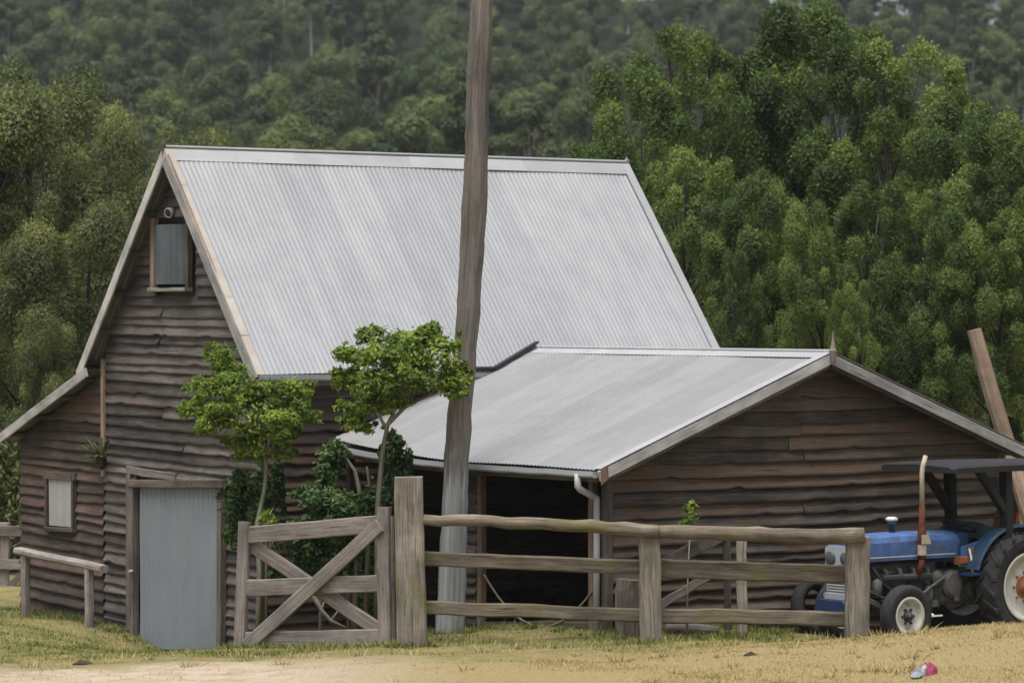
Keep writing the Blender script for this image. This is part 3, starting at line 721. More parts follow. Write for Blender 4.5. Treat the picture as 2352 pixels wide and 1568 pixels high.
# dark valley gap where the annexe roof meets the main roof
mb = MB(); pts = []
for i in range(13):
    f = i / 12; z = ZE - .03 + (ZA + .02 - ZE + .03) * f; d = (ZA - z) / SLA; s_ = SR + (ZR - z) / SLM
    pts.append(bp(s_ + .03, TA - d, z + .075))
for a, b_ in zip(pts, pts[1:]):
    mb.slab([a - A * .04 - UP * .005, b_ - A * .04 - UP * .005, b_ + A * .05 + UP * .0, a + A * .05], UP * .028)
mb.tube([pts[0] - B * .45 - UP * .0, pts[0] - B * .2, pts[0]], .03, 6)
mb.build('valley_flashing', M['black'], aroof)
mb = MB()
for q in (.5, 1.3, 2.1, 2.9, 3.6):
    for dd, nn in ((dF, nF), (dB, nB)): mb.beam(ra + dd * q - nn * .04 + A * .1, ra + dd * q - nn * .04 + A * LA, .07, .05, up=nn)
for x in (.4, 2.0, 3.7, 5.2): 
    for dd, nn in ((dF, nF), (dB, nB)): mb.beam(ra + A * x + dd * .05 - nn * .12, ra + A * x + dd * (DA - .06) - nn * .12, .05, .1, up=nn)
mb.build('rafters', M['frame'], aroof)
# front eave gutter follows the kicked-up sheets
mb = MB(); rings = []; h, wd = .075, .085
prof = [(0, 0), (0, -h), (wd * .7, -h), (wd, -h * .7), (wd, 0), (wd - .008, 0), (wd - .008, -h * .66), (wd * .66, -h + .01), (.008, -h + .01), (.008, 0)]
for i in range(25):
    x = .5 + (LA - .56) * i / 24; c = ra + A * x + dF * DA + UP * (lift(x, DA) - .005 + random.uniform(-.004, .004)); rings.append([c - B * (q - .02) + UP * z for q, z in prof])
mb.loft(rings); mb.build('gutter', M['pipe'], barn)
mb = MB()
for i in range(12):
    x0, x1 = .5 + (LA - .6) * i / 12, .5 + (LA - .6) * (i + 1) / 12
    mb.beam(ra + A * x0 + dF * (DA - .06) + UP * (lift(x0, DA) - .09), ra + A * x1 + dF * (DA - .06) + UP * (lift(x1, DA) - .09), .03, .13, rnd=.4)
mb.build('fascia', M['frame'], barn)
# downpipe with its two bends
sD = s_of(1338, TW0 - .33); p = bp(sD, TA - WA - .04, ZAE - .07)
sP = SA - .06; tp = TW0 - .09
mb = MB(); mb.tube([p + UP * .03, p - UP * .12, p - UP * .15 + A * .02 + B * .02, bp(sP - .05, tp - .02, ZAE - .31), bp(sP, tp, ZAE - .34), bp(sP, tp, ZAE - .38), bp(sP, tp, ZAE - .6), bp(sP, tp, 1.4), bp(sP - .01, tp, .3)], .04, 12)
mb.build('downpipe', M['pipe'], barn, smooth=True)
# annexe gable wall
def aspans(z):
    half = min((TW1 - TW0) / 2, (ZA - .06 - z) / SLA); return [(TA - half, TA + half)] if half > .08 else []
mb = MB(); clad(mb, lambda t, z, out: bp(SA + out, t, z + .012 * math.sin(t * 1.1)), aspans, .05, ZA - .16, .142, off=.06, zvar=.005, zmax=ZA - .09)
mb.poly([bp(SA - .03, TW0, -.3), bp(SA - .03, TW1, -.3), bp(SA - .03, TW1, ZAE + .05), bp(SA - .03, TA, ZA - .08), bp(SA - .03, TW0, ZAE + .05)], .2)
mb.build('annexe_gable_wall', M['clad_brown'], barn)
mb = MB(); mb.beam(bp(SA + .02, TW0, -.2), bp(SA + .02, TW0, ZAE + .1), .1, .1, up=A, n=6, jit=.004); mb.build('corner_post', M['frame'], barn)
mb = MB(); mb.beam(bp(SA + .02, TW1, -.2), bp(SA + .02, TW1, ZAE + .05), .1, .1, up=A, n=6, jit=.004); mb.build('corner_post', M['frame'], barn)
# rear long wall of the annexe, and the stub of boarding between its two openings
mb = MB(); clad(mb, lambda s, z, out: bp(s, TW1 + out, z), lambda z: [(S2, SA)], .0, ZAE - .1, .15, zmax=ZAE)
mb.poly([bp(S2, TW1, -.4), bp(SA, TW1, -.4), bp(SA, TW1, ZAE + .12), bp(S2, TW1, ZAE + .12)]); mb.build('annexe_rear_wall', M['clad_brown'], barn)
sb0, sb1 = s_of(1056, TW0), s_of(1099, TW0)
mb = MB(); clad(mb, lambda s, z, out: bp(s, TW0 - out, z), lambda z: [(sb0, sb1)], .05, ZAE - .05, .135, step=.12); mb.poly([bp(sb0, TW0 + .02, .0), bp(sb1, TW0 + .02, .0), bp(sb1, TW0 + .02, ZAE), bp(sb0, TW0 + .02, ZAE)])
mb.build('annexe_front_wall', M['clad'], barn)
for u, m in ((1106, 'orange_wood'), (1362, 'frame'), (1052, 'frame'), (806, 'frame')):
    s_ = s_of(u, TW0); mb = MB(); mb.beam(bp(s_, TW0, -.1), bp(s_, TW0, ZAE + .08), .085, .085, up=B, n=6, jit=.004); mb.build('post', M[m], barn)
mb = MB(); mb.beam(bp(s_of(1118, TW0), TW0 - .02, .36), bp(s_of(1358, TW0), TW0 - .02, .50), .05, .14, n=5, jit=.006); mb.build('bottom_board', M['frame'], barn)
mb = MB(); mb.beam(bp(S2 + .05, TW0, ZAE + .06), bp(SA, TW0, ZAE + .06), .07, .14, n=5, jit=.004); mb.build('top_plate', M['frame'], barn)

# door in the main gable wall
def iron_panel(mb, p, along, L, down, D, nrm, pitch=.076, amp=.009): corr(mb, p, along, L, down, D, nrm, pitch, amp, 4, 6, sheet=.4)
def fpx(u, v, out=0.0):                            # point of the front wall plane seen at (u, v)
    s_ = s_of(u); q = bp(s_, 0, 0); return bp(s_, -out, z_of(v, q.y))
tl, tr, bl, br = fpx(329, 1117, .05), fpx(511, 1119, .05), fpx(329, 1490, .05), fpx(511, 1490, .05)
mb = MB(); n = 28 * 6; V = []
for j in range(5):
    for i in range(n + 1):
        a = tl.lerp(tr, i / n); b_ = bl.lerp(br, i / n); V.append(a.lerp(b_, j / 4) - B * (.013 * math.sin(2 * math.pi * 17 * i / n) + .006 * math.sin(j * 1.7 + i * .02)))
o = len(mb.v); mb.v += [tuple(q) for q in V]
for j in range(4):
    for i in range(n):
        mb.f.append((j * (n + 1) + i, j * (n + 1) + i + 1, (j + 1) * (n + 1) + i + 1, (j + 1) * (n + 1) + i)); mb.uv.append([(j * .5, i / n), (j * .5, (i + 1) / n), (j * .5 + .5, (i + 1) / n), (j * .5 + .5, i / n)]); mb.r.append(.35 if i < n * .5 else .6)
door = mb.build('door', M['door'], barn, smooth=True)
mb = MB(); d1 = (tr - tl).normalized()
mb.slab([tl + B * .02, tr + B * .02, br + B * .02, bl + B * .02], B * .03); mb.build('ledges', M['frame'], door)
mb = MB()
mb.beam(fpx(318, 1100, .07), fpx(318, 1490, .07), .1, .09, up=A, n=6, jit=.004); mb.build('door_jamb', M['frame'], barn); mb = MB(); mb.beam(fpx(519, 1105, .07), fpx(519, 1482, .07), .1, .09, up=A, n=6, jit=.004)
mb.build('door_jamb', M['frame'], barn)
mb = MB(); mb.beam(fpx(312, 1110, .09), fpx(530, 1111, .09), .09, .1, n=5, jit=.005); mb.build('lintel', M['frame'], barn)
mb = MB(); mb.beam(fpx(303, 1085, .05), fpx(303, 1445, .05), .1, .035, up=B, n=6, jit=.004); mb.build('corner_batten', M['frame'], barn)
mb = MB(); mb.beam(fpx(300, 1078, .05), fpx(412, 1096, .05), .035, .10, n=6, jit=.006); mb.build('drip_board', M['frame'], barn)
mb = MB(); mb.lathe(fpx(322, 1310, .12), -B, [(0, .02), (.03, .022), (.05, .018)], 10); mb.build('handle', M['pipe'], door)

# small shuttered window in the lean-to wall
wtl, wtr, wbl, wbr = fpx(121, 1098, .03), fpx(174, 1100, .03), fpx(122, 1205, .03), fpx(174, 1210, .03)
win = None
mb = MB()
mb.beam(fpx(117, 1084, .06), fpx(117, 1212, .06), .07, .05, up=A, n=3, jit=.003); mb.beam(fpx(178, 1090, .06), fpx(178, 1218, .06), .07, .05, up=A, n=3, jit=.003)
mb.beam(fpx(112, 1090, .065), fpx(183, 1094, .065), .05, .1, n=3, jit=.004); mb.beam(fpx(116, 1213, .07), fpx(181, 1217, .07), .07, .06, n=3, jit=.004)
win = mb.build('window', M['frame'], barn)
mb = MB(); V = []; n = 48
for j in range(2):
    for i in range(n + 1):
        a = wtl.lerp(wtr, i / n); b_ = wbl.lerp(wbr, i / n); V.append(a.lerp(b_, j) - B * (.03 + .010 * math.sin(2 * math.pi * 8 * i / n)))
mb.add(V, [(i, i + 1, n + 2 + i, n + 1 + i) for i in range(n)], [[(0, i / n), (0, (i + 1) / n), (.6, (i + 1) / n), (.6, i / n)] for i in range(n)], .5)
mb.build('shutter', M['shutter'], win, smooth=True)

# loft hatch and lamp under the gable peak
hz0, hz1 = HZ0, HZ1
def hp(u, v, out): return fpx(u + 14, v, out)      # the hatch stands in the wall plane, deeper than the verge
hs0, hs1 = s_of(362), s_of(440); zt_, zb_ = z_of(512, bp(hs0, 0, 0).y), z_of(662, bp(hs0, 0, 0).y)
def hq(s, z, out): return bp(s, -out, z)
mb = MB(); V = []; n = 54
for j in range(3):
    for i in range(n + 1):
        f = i / n; bulge = .13 * math.sin(math.pi * f) * .9
        V.append(hq(hs0 + .06 + (hs1 - hs0 - .08) * f, zt_ - .03 + (zb_ + .05 - zt_ + .03) * j / 2, .06 + bulge + .02 * math.sin(2 * math.pi * 8 * f)))
mb.add(V, [(j * (n + 1) + i, j * (n + 1) + i + 1, (j + 1) * (n + 1) + i + 1, (j + 1) * (n + 1) + i) for j in range(2) for i in range(n)], [[(j * .4, i / n), (j * .4, (i + 1) / n), (j * .4 + .4, (i + 1) / n), (j * .4 + .4, i / n)] for j in range(2) for i in range(n)], .4)
hatch = mb.build('loft_hatch', M['hatch'], barn, smooth=True)
mb = MB(); mb.beam(hq(hs0 + .01, zb_ - .05, .06), hq(hs0 + .01, zt_ + .06, .06), .09, .08, up=B, n=4, jit=.003); mb.build('jamb', M['orange_wood'], hatch)
mb = MB(); mb.beam(hq(hs1 + .03, zb_ - .05, .06), hq(hs1 + .03, zt_ + .06, .06), .07, .08, up=B, n=4, jit=.003); mb.build('jamb', M['frame'], hatch)
mb = MB(); mb.beam(hq(hs0 - .02, zb_ - .02, .09), hq(hs1 + .07, zb_ - .02, .09), .12, .05, n=3, jit=.003); mb.build('sill', M['gate'], hatch)
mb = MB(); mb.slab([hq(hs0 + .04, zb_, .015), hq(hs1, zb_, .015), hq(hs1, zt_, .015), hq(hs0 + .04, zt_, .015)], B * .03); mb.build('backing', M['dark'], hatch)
lp = hq(s_of(403), z_of(487, bp(s_of(403), 0, 0).y), .06)
mb = MB(); mb.lathe(lp, Vector((-.6, -.75, -.25)), [(-.02, .04), (.0, .06), (.04, .068), (.07, .068), (.075, .058), (.055, .05)], 16); lamp = mb.build('floodlight', M['pipe'], barn, smooth=True)
mb = MB(); mb.lathe(lp + Vector((-.6, -.75, -.25)).normalized() * .058, Vector((-.6, -.75, -.25)), [(0, .001), (.001, .05), (.012, .048), (.02, .001)], 16, caps=False); mb.build('lens', M['black'], lamp)
# twin floodlights under the annexe verge at the right
fl = bp(SA + .06, t_of(2292, SA), z_of(1066, bp(SA, t_of(2292, SA), 0).y))
for k, du in ((0, -.06), (1, .07)):
    mb = MB(); q = fl + B * du; mb.lathe(q, A * .9 - UP * .3 + B * (.25 if k else -.25), [(-.02, .02), (.0, .035), (.05, .04), (.085, .055), (.09, .045)], 14); mb.build('floodlight', M['white'], barn, smooth=True)
mb = MB(); mb.lathe(fl + UP * .03 - A * .07, A, [(0, .05), (.03, .05), (.05, .03)], 12); mb.build('lamp_bracket', M['canopy'], barn)

# ------------------------------------------------------------------ things by the barn wall
# low rail on two legs in front of the lean-to
def wall_xy(u, out): s_ = s_of(u, -out); return bp(s_, -out, 0)
q0, q1 = wall_xy(46, .45), wall_xy(236, .45)
hr = empty('hitching_rail', (q0 + (q1 - q0) * .5).to_3d() + UP * ground_at(*((q0 + q1) / 2).xy), 'low weathered rail on two timber legs in front of the lean-to wall', 'hitching rail')
mb = MB(); e0, e1 = at(42, 1263, q0.y), at(238, 1306, q1.y); mb.beam(e0, e1, .15, .1, n=8, jit=.008, ch=.03); mb.build('rail', M['gate'], hr)
for u, vt in ((59, 1268), (205, 1302)):
    q = wall_xy(u, .45); mb = MB(); mb.beam((q.x, q.y, ground_at(q.x, q.y) - .2), (q.x, q.y, z_of(vt, q.y)), .115, .1, up=A, n=6, jit=.006, ch=.025); mb.build('leg', M['gate'], hr)
# staghorn fern on the wall
fq = fpx(246, 1050, .08); root = empty('staghorn_fern', fq, 'pale staghorn fern hung on the barn wall left of the iron door', 'fern')
mb = MB(); mb.lathe(fq - UP * .16, UP + B * -.1, [(0, .02), (.05, .06), (.14, .075), (.2, .05)], 10); mb.build('root_ball', M['clod'], root)
mb = MB()
for i in range(22):
    a = random.uniform(0, math.pi) ; e = random.uniform(.1, 1.0); d = (A * math.cos(a) - B * math.sin(a) * .7 + UP * e).normalized(); L = random.uniform(.2, .36); sd = d.cross(UP).normalized()
    c = fq + UP * .0; m = c + d * L * .55; t_ = c + d * L + UP * random.uniform(-.08, .02)
    mb.add([c - sd * .008, m - sd * .024, t_ - sd * .03, t_ + d * .05, t_ + sd * .03, m + sd * .024, c + sd * .008], [(0, 1, 5, 6), (1, 2, 3, 4, 5)])
mb.build('fronds', M['leaf_fern'], root)
# fence at the far left edge
fe = empty('old_fence', at(8, 1372, 52), 'old grey post and rail fence at the left edge beside the lean-to', 'fence')
for u in (8, -130):
    q = at(u, 1200, 52); mb = MB(); mb.beam((q.x, 52, ground_at(q.x, 52) - .2), (q.x, 52, q.z), .17, .15, up=(0, 1, 0), n=6, jit=.008); mb.build('post', M['gate'], fe)
for v in (1213, 1290):
    mb = MB(); mb.beam(at(-220, v - 4, 51.9), at(62, v + 6, 51.9), .06, .15, n=6, jit=.01); mb.build('rail', M['gate'], fe)
mb = MB(); mb.beam(at(2, 1362, 51.85), at(60, 1310, 51.85), .07, .1, n=3, jit=.006); mb.build('brace', M['gate'], fe)
# leaning timber behind the annexe
ln = MB(); pts = [at(2238, 757, 49), at(2262, 845, 49), at(2284, 925, 48.9), at(2318, 1030, 48.8), at(2395, 1290, 48.4), at(2440, 1420, 48.2)]
ln.tube(pts[::-1], [.125, .12, .115, .11, .11, .105], 8, .06)
o = ln.build('leaning_timber', M['orange_wood'], None, loc=(pts[-1].x, pts[-1].y, ground_at(pts[-1].x, pts[-1].y))); tag(o, 'thick brown timber leaning to the left behind the annexe roof', 'timber')

# ------------------------------------------------------------------ crooked pole
YP = 41.3
prow = [(1560, 1030, 72), (1440, 1034, 69), (1300, 1040, 64), (1180, 1044, 61), (1080, 1047, 58), (950, 1056, 57), (800, 1069, 53), (690, 1077, 54), (600, 1083, 55), (480, 1089, 57), (345, 1095, 54), (210, 1098, 54), (100, 1102, 54), (0, 1107, 51), (-120, 1112, 49), (-300, 1117, 46)]
pts = []; rad = []
for i in range(len(prow) - 1):
    for k in range(4):
        f = k / 4; v, u, wd = [prow[i][q] + (prow[i + 1][q] - prow[i][q]) * f for q in range(3)]
        pts.append(at(u, v, YP)); rad.append(wd / 2 / FPX * YP * random.uniform(.96, 1.04)); pts[-1].x += random.uniform(-.006, .006)
mb = MB(); mb.tube(pts, rad, 20, .035); bp_ = at(1036, 1452, YP)
o = mb.build('timber_pole', M['pole'], None, loc=bp_, smooth=True); tag(o, 'tall crooked grey timber pole with pale stripped foot behind the rail fence', 'pole')

# ------------------------------------------------------------------ gate and fence
YF = 39.5
def px(u, v, Y=YF): return at(u, v, Y)
GY0, GY1 = 40.6, 39.65                             # the gate swings a little towards the barn
def gp(u, v, out=0.0):
    f = (u - 555) / (890 - 555); Y = GY0 + (GY1 - GY0) * f; return at(u, v, Y - out)
gate = empty('gate', gp(720, 1488), 'grey timber gate with a diagonal cross brace beside the tall post', 'gate')
def gbeam(p, q, w, h, name, up=(0, 0, 1)):
    mb = MB(); mb.beam(p, q, w, h, up=up, n=8, jit=.004, ch=.012, rnd=random.uniform(.38, .56)); return mb.build(name, M['gate'], gate)
gn = (gp(890, 1300) - gp(555, 1300)).normalized()
gbeam(gp(552, 1484), gp(563, 1198), .075, .15, 'stile', gn); gbeam(gp(885, 1484), gp(882, 1164), .08, .165, 'stile', gn)
gbeam(gp(572, 1228, -.0), gp(878, 1203, -.0), .05, .20, 'rail'); gbeam(gp(567, 1350), gp(880, 1339), .05, .195, 'rail'); gbeam(gp(562, 1470), gp(880, 1464), .05, .20, 'rail')
gbeam(gp(566, 1484, .07), gp(872, 1206, .07), .045, .165, 'brace'); gbeam(gp(580, 1252, -.06), gp(876, 1450, -.06), .045, .17, 'brace')
fence = empty('rail_fence', px(1460, 1480), 'rough three-rail timber fence with a tall squared post in front of the annexe', 'fence')
def fbeam(p, q, w, h, name, m, up=(0, 0, 1), n=8, jit=.008, label=None, ch=.02, taper=1.0):
    mb = MB(); mb.beam(p, q, w, h, up=up, n=n, jit=jit, ch=ch, taper=taper, rnd=random.uniform(.46, .6)); return mb.build(name, M[m], fence, label=label)
fbeam(px(948, 1530, 39.5), px(938, 1095, 39.5), .30, .345, 'post', 'post_moss', up=(1, 0, 0), n=10, jit=.005, label='tall thick squared post beside the gate', taper=.92)
fbeam(px(906, 1520, 39.62), px(903, 1185, 39.62), .06, .06, 'hanging_post', 'frame', up=(1, 0, 0), n=5, jit=.003)
fbeam(px(1496, 1530), px(1491, 1228), .22, .245, 'post', 'post', up=(1, 0, 0), n=8, jit=.009, label='short rough post in the middle of the fence')
fbeam(px(1968, 1520), px(1970, 1232), .22, .27, 'post', 'post', up=(1, 0, 0), n=8, jit=.008, label='short post at the right end, in front of the tractor')
def log(p, q, r0, r1, n=12, jit=.10, sag=0.0):
    mb = MB(); p, q = Vector(p), Vector(q); pts = []; rr = []
    for i in range(n + 1):
        f = i / n; pts.append(p.lerp(q, f) + UP * (sag * math.sin(math.pi * f) + random.uniform(-.012, .012))); rr.append((r0 + (r1 - r0) * f) * random.uniform(.93, 1.07))
    mb.tube(pts, rr, 12, jit * .5, rnd=random.uniform(.5, .56)); return mb.build('rail', M['rail'], fence, smooth=True)
log(px(972, 1193, 39.42), px(1512, 1220, 39.36), .064, .076, n=14, sag=.02); log(px(1495, 1220, 39.4), px(1985, 1229, 39.4), .078, .092, n=14, sag=-.015)
fbeam(px(968, 1281, 39.58), px(1480, 1302, 39.58), .06, .165, 'rail', 'rail', n=10, jit=.008); fbeam(px(1500, 1303, 39.6), px(1960, 1318, 39.6), .06, .21, 'rail', 'rail', n=10, jit=.01)
fbeam(px(970, 1394, 39.58), px(1480, 1413, 39.58), .06, .155, 'rail', 'rail', n=10, jit=.008); fbeam(px(1500, 1412, 39.6), px(1962, 1421, 39.6), .06, .17, 'rail', 'rail', n=10, jit=.01)

# remains of a yard behind the right half of the fence
yd = empty('broken_yard_frame', at(1690, 1440, 40.25), 'broken grey yard post with slanting braces behind the right half of the fence', 'yard frame')
mb = MB(); mb.beam(at(1672, 1445, 40.2), at(1668, 1232, 40.2), .1, .085, up=(1, 0, 0), n=6, jit=.007); mb.build('post', M['frame'], yd)
mb = MB(); mb.beam(at(1705, 1450, 40.3), at(1702, 1236, 40.3), .09, .12, up=(1, 0, 0), n=6, jit=.007); mb.build('post', M['post'], yd)
mb = MB(); mb.beam(at(1525, 1298, 40.15), at(1660, 1225, 40.15), .06, .16, n=5, jit=.01); mb.build('brace', M['frame'], yd)
mb = MB(); mb.beam(at(1515, 1390, 40.15), at(1652, 1308, 40.15), .05, .10, n=5, jit=.008); mb.build('brace', M['frame'], yd)
sx = at(1442, 1395, 40.05)
mb = MB(); mb.tube([(sx.x, sx.y, ground_at(sx.x, sx.y) - .1), (sx.x, sx.y, sx.z + .2), (sx.x + .01, sx.y, z_of(1330, sx.y))], [.16, .15, .145], 12, .08)
o = mb.build('timber_stump', M['post'], None, loc=(sx.x, sx.y, ground_at(sx.x, sx.y))); tag(o, 'short grey timber stump by the annexe corner, left of the middle fence post', 'stump')
for u0, u1, v, Y, lab in ((1530, 1650, 1437, 40.4, 'grey log lying on the grass behind the bottom fence rail'),):
    mb = MB(); a, b_ = at(u0, v, Y), at(u1, v - 3, Y); a.z = ground_at(a.x, a.y) + .05; b_.z = ground_at(b_.x, b_.y) + .05; mb.tube([a, a.lerp(b_, .4) + UP * .015, b_], [.06, .065, .05], 10, .08)
    o = mb.build('log', M['gate'], None, loc=(a.x, a.y, a.z - .05), smooth=True); tag(o, lab, 'log')
# rope sagging across the dark opening
r0, r1 = bp(s_of(1112, TW0 - .05), TW0 - .05, 1.0), bp(s_of(1362, TW0 - .05), TW0 - .05, .95)
mb = MB(); mb.tube([r0.lerp(r1, i / 14) - UP * .52 * (1 - (2 * i / 14 - 1) ** 2) for i in range(15)], .013, 6)
o = mb.build('rope', M['rope'], None, loc=r0); tag(o, 'pale rope sagging across the dark annexe opening', 'rope')

# ------------------------------------------------------------------ garden trees and shrubs by the gate
YT = 42.6
b1 = Vector((xat(592, YT), YT, ground_at(xat(592, YT), YT)))
c1 = [cl(505, 815, YT, 42, 26), cl(525, 848, YT + .1, 40, 26), cl(475, 900, YT, 48, 34), cl(545, 900, YT - .2, 62, 42), cl(625, 915, YT, 66, 44), cl(455, 945, YT + .1, 46, 28), cl(520, 960, YT - .2, 60, 40), cl(600, 970, YT - .25, 66, 42), cl(670, 955, YT, 50, 34), cl(705, 958, YT + .1, 40, 18), cl(560, 1010, YT + .1, 48, 24), cl(630, 1010, YT, 46, 22), cl(470, 985, YT + .2, 34, 18), cl(590, 1040, YT, 40, 20), cl(640, 1045, YT + .1, 34, 18), cl(555, 1048, YT + .1, 26, 16), cl(660, 1000, YT - .1, 30, 26), cl(690, 905, YT + .2, 30, 20)]
shrub('garden_tree', 'small bright green tree left of the gate, its crown against the barn wall', None, b1, c1, 20000, .062, .027, M['leaf_bright'],
      [([b1, at(596, 1300, YT), at(590, 1205, YT), at(606, 1130, YT), at(612, 1070, YT), at(603, 1030, YT), at(590, 985, YT), at(555, 900, YT)], .036, .012), ([at(606, 1045, YT), at(630, 990, YT), at(660, 940, YT)], .022, .008), ([at(598, 1020, YT), at(540, 960, YT), at(480, 920, YT)], .02, .008), ([at(560, 930, YT), at(530, 860, YT), at(510, 815, YT)], .014, .006)], 5, up=.5, cat='tree')
YU = 40.9
b2 = Vector((xat(868, YU), YU, ground_at(xat(868, YU), YU)))
c2 = [cl(880, 790, YU, 55, 34), cl(830, 830, YU, 50, 38), cl(800, 880, YU + .1, 38, 32), cl(975, 790, YU, 52, 36), cl(1000, 830, YU - .1, 56, 40), cl(930, 830, YU - .2, 66, 42), cl(870, 870, YU - .2, 62, 38), cl(960, 880, YU - .2, 62, 34), cl(1030, 880, YU, 44, 32), cl(1045, 905, YU + .0, 32, 16), cl(840, 925, YU, 48, 30), cl(815, 965, YU + .2, 36, 24), cl(880, 930, YU + .1, 44, 26), cl(795, 815, YU + .1, 26, 20), cl(835, 985, YU + .1, 30, 16), cl(915, 925, YU, 34, 20), cl(790, 940, YU + .1, 24, 22), cl(990, 760, YU + .1, 24, 16), cl(860, 762, YU + .1, 22, 14), cl(1062, 855, YU + .1, 22, 26)]
shrub('garden_tree', 'small bright green tree in front of the annexe roof, its crown touching the pole', None, b2, c2, 20000, .068, .031, M['leaf_bright'],
      [([b2, at(868, 1300, YU), at(866, 1190, YU), at(872, 1110, YU), at(880, 1030, YU), at(890, 975, YU), at(905, 945, YU)], .042, .02), ([at(890, 975, YU), at(935, 930, YU), at(1000, 900, YU), at(1040, 870, YU)], .026, .008), ([at(888, 985, YU), at(860, 935, YU), at(830, 870, YU)], .022, .008), ([at(905, 945, YU), at(915, 880, YU), at(885, 800, YU)], .02, .007)], 9, up=.5, cat='tree')
YS = 42.2
def gb(u, Y): x = xat(u, Y); return Vector((x, Y, ground_at(x, Y)))
shrub('shrub', 'dark leafy shrub left of the gate, against the iron door frame', 'shrubs around the gate', gb(560, 43.0), [cl(560, 1120, 43, 46, 34), cl(545, 1165, 42.9, 40, 40), cl(585, 1180, 43, 40, 36), cl(560, 1235, 43, 44, 40), cl(600, 1130, 43.1, 24, 40), cl(640, 1090, 43.1, 20, 36), cl(635, 1150, 43.1, 20, 40)], 8500, .08, .038, M['leaf_dark'], [([gb(565, 43), at(562, 1250, 43), at(560, 1150, 43)], .03, .01)], 11)
shrub('shrub', 'dark glossy shrub under the annexe eave, right of the garden tree trunks', 'shrubs around the gate', gb(800, 41.6), [cl(765, 1040, 41.6, 36, 28), cl(755, 1085, 41.6, 30, 32), cl(905, 1040, 41.4, 34, 38), cl(920, 1085, 41.4, 28, 40), cl(740, 1150, 41.5, 48, 40), cl(790, 1175, 41.4, 46, 40), cl(885, 1150, 41.4, 44, 46), cl(840, 1180, 41.5, 40, 36), cl(905, 1010, 41.4, 18, 18), cl(735, 1200, 41.5, 46, 34)], 16000, .08, .038, M['leaf_dark'],
      [([gb(812, 41.6), at(822, 1200, 41.6), at(826, 1130, 41.6), at(815, 1080, 41.6), at(790, 1045, 41.6)], .04, .014), ([gb(838, 41.5), at(846, 1200, 41.5), at(850, 1120, 41.5), at(842, 1070, 41.5)], .035, .012), ([at(850, 1170, 41.5), at(880, 1110, 41.4), at(905, 1060, 41.4)], .02, .008)], 12)
shrub('shrub', 'low leafy undergrowth behind the gate bars', 'shrubs around the gate', gb(760, 41.9), [cl(660, 1235, 41.9, 44, 34), cl(720, 1250, 41.8, 60, 50), cl(790, 1260, 41.7, 60, 54), cl(840, 1280, 41.7, 36, 60), cl(700, 1310, 41.8, 46, 40), cl(770, 1330, 41.7, 50, 44), cl(630, 1320, 42, 22, 40), cl(840, 1370, 41.7, 30, 46)], 14000, .075, .034, M['leaf_dark'], [([gb(735, 41.8), at(738, 1330, 41.8), at(730, 1240, 41.8)], .025, .008), ([gb(800, 41.7), at(805, 1330, 41.7), at(800, 1250, 41.7)], .025, .008)], 13)
shrub('shrub', 'yellow-green strappy sprout at the left end of the gate top', 'shrubs around the gate', gb(612, 41.3), [cl(608, 1195, 41.3, 12, 26), cl(622, 1205, 41.3, 14, 22)], 120, .16, .022, M['leaf_bright'], [([gb(612, 41.3), at(611, 1300, 41.3), at(610, 1200, 41.3)], .014, .006)], 14, up=.8)
shrub('sapling', 'small pale green sapling top peeping over the fence right of the middle post', None, gb(1580, 40.0), [cl(1588, 1180, 40, 15, 24), cl(1572, 1205, 40, 18, 14), cl(1595, 1165, 40, 10, 12)], 260, .075, .04, M['leaf_bright'], [([gb(1578, 40), at(1580, 1320, 40), at(1586, 1195, 40)], .014, .005)], 15)
shrub('shrub', 'yellowish bush behind the old fence at the left edge', 'shrubs around the gate', gb(10, 53.5), [cl(15, 1075, 53.5, 60, 60), cl(-40, 1120, 53.5, 70, 70), cl(30, 1170, 53.5, 50, 60), cl(10, 1260, 53.5, 60, 70), cl(-60, 1250, 53.5, 60, 80), cl(60, 1290, 54, 40, 70)], 5200, .14, .05, M['leaf_left'], [([gb(10, 53.5), at(12, 1250, 53.5), at(14, 1120, 53.5)], .05, .02)], 16)
# dead branch lying behind the gate
mb = MB(); q = [at(710, 1345, 41.0), at(722, 1372, 40.9), at(738, 1400, 40.85), at(760, 1425, 40.8), at(792, 1440, 40.75)]; mb.tube(q, [.028, .026, .022, .022, .016], 8, .15); mb.tube([q[3], at(775, 1405, 40.9), at(780, 1385, 41)], [.018, .014, .008], 6, .15); mb.tube([q[2], at(745, 1380, 41), at(770, 1372, 41.1)], [.016, .012, .006], 6, .15)
o = mb.build('dead_branch', M['trunk_shrub'], None, loc=q[-1], smooth=True); tag(o, 'pale twisted dead branch behind the foot of the gate', 'branch')

